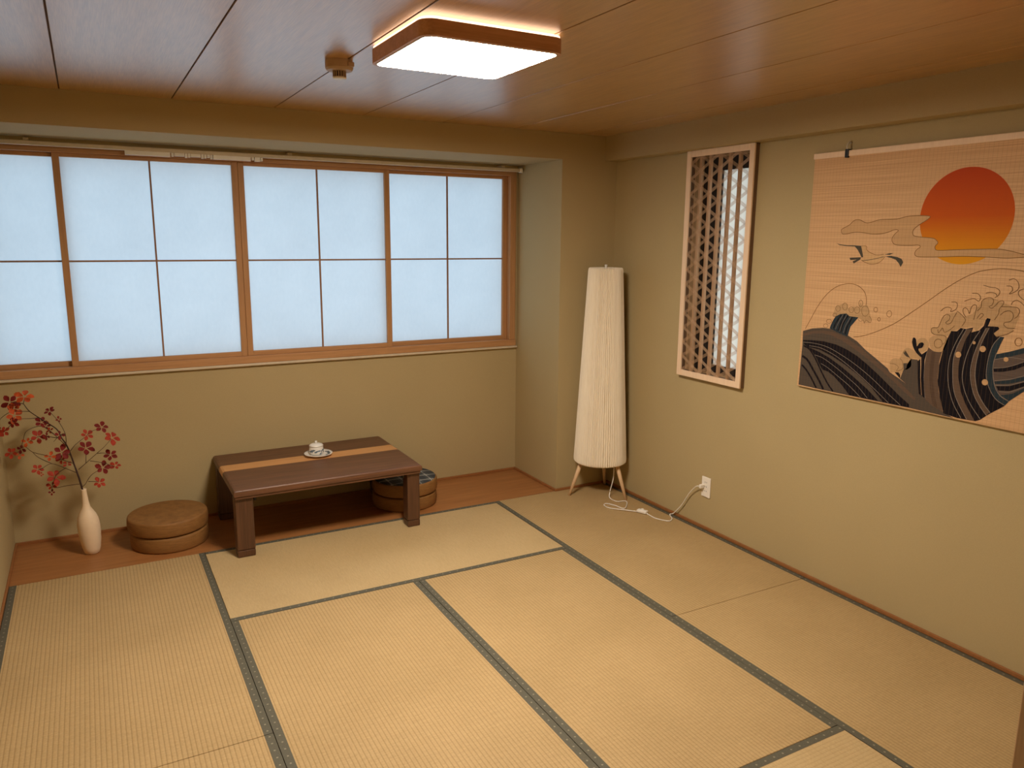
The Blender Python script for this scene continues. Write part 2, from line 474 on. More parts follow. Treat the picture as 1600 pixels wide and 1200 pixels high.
# ------------------------------------------------------------------ tatami mats
BW = 0.031
def mat_(x0, x1, y0, y1, axis, label):
    g = 0.0012
    t = thing('tatami_mat', label, 'tatami mat', ((x0 + x1) / 2, (y0 + y1) / 2, -0.05), 'tatami mats on the floor')
    obj('woven_surface', B(x0 + g, x1 - g, y0 + g, y1 - g, -0.05, 0.0, bev=0.0015, seg=1), 'rush_x' if axis == 0 else 'rush_y', t)
    if axis == 1:
        for a, b in ((x0 + g, x0 + BW), (x1 - BW, x1 - g)):
            obj('edge_band', B(a, b, y0 + g, y1 - g, -0.03, 0.0006, bev=0.0004, seg=1), 'band_y', t, origin=((a + b) / 2, y0, 0))
    else:
        for a, b in ((y0 + g, y0 + BW), (y1 - BW, y1 - g)):
            obj('edge_band', B(x0 + g, x1 - g, a, b, -0.03, 0.0006, bev=0.0004, seg=1), 'band_x', t, origin=(x0, (a + b) / 2, 0))
XL, XR = 0.010, X4 - 0.010
mat_(XL, GX1, -GY2, 0, 1, 'tatami mat in the left column, in front of the vase and brown cushions')
mat_(XL, GX1, -GY4, -GY2, 1, 'tatami mat cut off at the bottom left corner')
mat_(GX1, GX3, -GY1, 0, 0, 'crosswise tatami mat carrying the front legs of the low table')
mat_(GX1, GX2, -GY3, -GY1, 1, 'middle tatami mat, left one of the pair in front of the crosswise mat')
mat_(GX2, GX3, -GY3, -GY1, 1, 'middle tatami mat, right one of the pair in front of the crosswise mat')
mat_(GX3, XR, -GY2, 0 - 0.0, 1, 'tatami mat along the right wall under the floor lamp')
mat_(GX3, XR, -GY4, -GY2, 1, 'tatami mat along the right wall below the wave hanging')
mat_(GX1, GX3, -GY4, -GY3, 0, 'crosswise tatami mat of which one corner shows at the bottom edge')

# ------------------------------------------------------------------ shoji window
win = bpy.data.objects.new('window_1', None); COL.objects.link(win)
win['kind'] = 'structure'; win['label'] = 'wooden frame of the shoji window'; win['_base'] = (1.55, D, 0.9); win.location = (1.55, D, 0.9)
obj('window_sill', B(0.0, WX1 + 0.005, D - 0.022, D + 0.10, 0.918, 0.962, bev=0.003), 'shoji_wood_x', win)
obj('window_sill_lip', B(0.0, WX1 + 0.015, D - 0.027, D + 0.02, 0.903, 0.9175, bev=0.003), 'cream', win)
obj('window_head', B(0.0, WX1, D - 0.020, D + 0.10, 2.082, 2.110, bev=0.003), 'shoji_wood_x', win)
obj('window_jamb', B(3.040, WX1, D - 0.020, D + 0.10, 0.962, 2.082, bev=0.003), 'shoji_wood', win)
obj('window_jamb', B(WX0, -0.025, D + 0.001, D + 0.10, 0.962, 2.082, bev=0.003), 'shoji_wood', win)
obj('window_sill', B(WX0, 0.0, D + 0.001, D + 0.10, 0.918, 0.962), 'shoji_wood_x', win)
obj('window_head', B(WX0, 0.0, D + 0.001, D + 0.10, 2.082, 2.110), 'shoji_wood_x', win)
def shoji(x0, x1, y, ncol, label):
    t = thing('shoji_screen', label, 'shoji screen', ((x0 + x1) / 2, y, 0.962), 'sliding shoji screens in the window')
    z0, z1 = 0.962, 2.082; st = 0.033; dy = 0.026
    for a, b in ((x0, x0 + st), (x1 - st, x1)):
        obj('stile', B(a, b, y, y + dy, z0, z1, bev=0.002), 'shoji_wood', t)
    pz0, pz1 = 0.989, 2.062
    obj('rail', B(x0 + st, x1 - st, y + 0.001, y + dy - 0.001, z0, pz0, bev=0.002), 'shoji_wood_x', t)
    obj('rail', B(x0 + st, x1 - st, y + 0.001, y + dy - 0.001, pz1, z1, bev=0.002), 'shoji_wood_x', t)
    zb = 1.526; mw = 0.0045
    obj('muntin', B(x0 + st, x1 - st, y + 0.006, y + 0.018, zb - mw, zb + mw), 'muntin', t)
    xs = [x0 + st] + [x0 + st + (x1 - x0 - 2 * st) * k / ncol for k in range(1, ncol)] + [x1 - st]
    for xm in xs[1:-1]:
        obj('muntin', B(xm - mw, xm + mw, y + 0.007, y + 0.017, pz0, pz1), 'muntin', t)
    for k in range(ncol):
        for za, zc in ((pz0, zb), (zb, pz1)):
            bm = nb()
            vs = [bm.verts.new(p) for p in ((xs[k], y + 0.019, za), (xs[k + 1], y + 0.019, za), (xs[k + 1], y + 0.019, zc), (xs[k], y + 0.019, zc))]
            bm.faces.new(vs)
            obj('paper_pane', bm, 'paper', t)
YF, YB = D - 0.006, D + 0.026
shoji(-0.024, 0.385, YB, 1, 'narrow shoji screen at the left edge of the photo')
shoji(0.352, 1.266, YF, 2, 'wide shoji screen under the curtain runners, second from the left')
shoji(1.267, 2.178, YF, 2, 'wide shoji screen above the low table, third from the left')
shoji(2.145, 3.040, YB, 2, 'wide shoji screen beside the alcove side wall')
# outer sash bars outside the paper are not visible; the reveal alone shades the paper's rim

# ------------------------------------------------------------------ curtain rail
t = thing('curtain_rail', 'cream curtain rail under the beam above the shoji window', 'curtain rail', (1.55, D - 0.075, 2.12))
obj('rail_track', B(0.02, 3.075, D - 0.088, D - 0.064, 2.104, 2.126, bev=0.004), 'cream', t)
for xe in (0.03, 3.085):
    obj('end_cap', lathe(nb(), [(0, 2.100), (0.013, 2.100), (0.015, 2.106), (0.015, 2.124), (0.012, 2.130), (0, 2.130)], xe, D - 0.076, 16), 'white_plastic', t, smooth=False)
for xe in (0.25, 1.55, 2.95):
    obj('bracket', B(xe - 0.012, xe + 0.012, D - 0.082, D + 0.002, 2.124, 2.140, bev=0.002), 'cream', t)
x = 0.69
for k, w in enumerate((0.22, 0.012, 0.05, 0.012, 0.012, 0.05, 0.012, 0.012, 0.014, 0.012, 0.20, 0.012, 0.03, 0.012)):
    big = w > 0.1
    obj('curtain_runner', B(x, x + w, D - 0.086 + (0.004 if k % 2 else 0), D - 0.066, 2.082 + (0.0 if big else 0.003 * (k % 3)), 2.106, bev=0.002), 'white_plastic', t)
    x += w + (0.003 if not big else 0.006)

# ------------------------------------------------------------------ lattice window on the right wall
win2 = bpy.data.objects.new('window_2', None); COL.objects.link(win2)
win2['kind'] = 'structure'; win2['label'] = 'small recessed window behind the wooden lattice'; win2['_base'] = (3.58, -0.96, 0.9); win2.location = (3.58, -0.96, 0.9)
bm = nb()
box(bm, 3.585, 3.61, -0.895, KY1, KZ0, KZ1)
box(bm, 3.585, 3.61, KY0, -0.895, 2.046, KZ1)
box(bm, 3.585, 3.61, KY0, -0.895, KZ0, 0.960)
obj('dark_sash', bm, 'dark_void', win2)
bm = nb()
bm.faces.new([bm.verts.new(p) for p in ((3.596, KY0, 0.960), (3.596, -0.895, 0.960), (3.596, -0.895, 2.046), (3.596, KY0, 2.046))])
obj('pane', bm, 'frosted', win2)
bm = nb()
box(bm, X4, 3.585, KY1 - 0.004, KY1, KZ0, KZ1); box(bm, X4, 3.585, KY0, KY0 + 0.004, KZ0, KZ1)
box(bm, X4, 3.585, KY0, KY1, KZ0, KZ0 + 0.004); box(bm, X4, 3.585, KY0, KY1, KZ1 - 0.004, KZ1)
obj('reveal_lining', bm, 'jamb', win2)

FY0, FY1, FZ0, FZ1 = -1.219, -0.712, 0.882, 2.155
t = thing('kumiko_lattice_panel', 'pale wooden kumiko lattice panel hung on the right wall', 'lattice panel', (3.50, -0.965, FZ0))
fw_ = 0.034
for a, b in ((FY0, FY0 + fw_), (FY1 - fw_, FY1)):
    obj('frame_stile', B(3.484, 3.495, a, b, FZ0, FZ1, bev=0.0015, seg=1), 'kframe', t)
    obj('backing_frame', B(3.4952, X4 - 0.0005, a + 0.001, b - 0.001, FZ0 + 0.001, FZ1 - 0.001), 'kback', t)
for a, b in ((FZ0, FZ0 + fw_), (FZ1 - fw_, FZ1)):
    obj('frame_rail', B(3.4845, 3.495, FY0 + fw_, FY1 - fw_, a, b, bev=0.0015, seg=1), 'kframe', t)
    obj('backing_frame', B(3.4952, X4 - 0.0005, FY0 + fw_, FY1 - fw_, a + 0.001, b - 0.001), 'kback', t)
iy0, iy1, iz0, iz1 = FY0 + fw_, FY1 - fw_, FZ0 + fw_, FZ1 - fw_
def clip_line(p, d, y0, y1, z0, z1):
    t0, t1 = -9.0, 9.0
    for a, da, lo, hi in ((p[0], d[0], y0, y1), (p[1], d[1], z0, z1)):
        if abs(da) < 1e-9:
            if a < lo or a > hi: return None
            continue
        u, v = (lo - a) / da, (hi - a) / da
        if u > v: u, v = v, u
        t0 = max(t0, u); t1 = min(t1, v)
    return (t0, t1) if t1 - t0 > 0.01 else None
def strip_bundle(p, d, x0, x1, th=0.0017, gap=0.0062):
    """three thin parallel strips along direction d (in the y-z plane)"""
    n = (-d[1], d[0]); bm = nb(); any_ = False
    for k in (-1, 0, 1):
        q = (p[0] + n[0] * gap * k, p[1] + n[1] * gap * k)
        c = clip_line(q, d, iy0, iy1, iz0, iz1)
        if not c: continue
        any_ = True
        vs = []
        for tt in c:
            for s in (-0.5, 0.5):
                for xx in (x0, x1):
                    vs.append(bm.verts.new((xx, q[0] + d[0] * tt + n[0] * th * s, q[1] + d[1] * tt + n[1] * th * s)))
        for f in ((0, 1, 3, 2), (4, 6, 7, 5), (0, 4, 5, 1), (2, 3, 7, 6), (0, 2, 6, 4), (1, 5, 7, 3)):
            bm.faces.new([vs[i] for i in f])
    if any_: obj('lattice_strip', bm, 'kstrip', t)
    else: bm.free()
ncol = 6; cw = (iy1 - iy0) / ncol; sp = 0.0835
for k in range(1, ncol):
    strip_bundle((iy0 + cw * k, iz0), (0, 1), 3.4905, 3.508)
L = math.hypot(cw, sp / 2); dd = (cw / L, (sp / 2) / L)
for sgn in (1, -1):
    for k in range(-4, 20):
        z = iz0 + sp * k + (0 if sgn == 1 else 0.0)
        strip_bundle((iy0, z), (dd[0], dd[1] * sgn), 3.490, 3.4925)

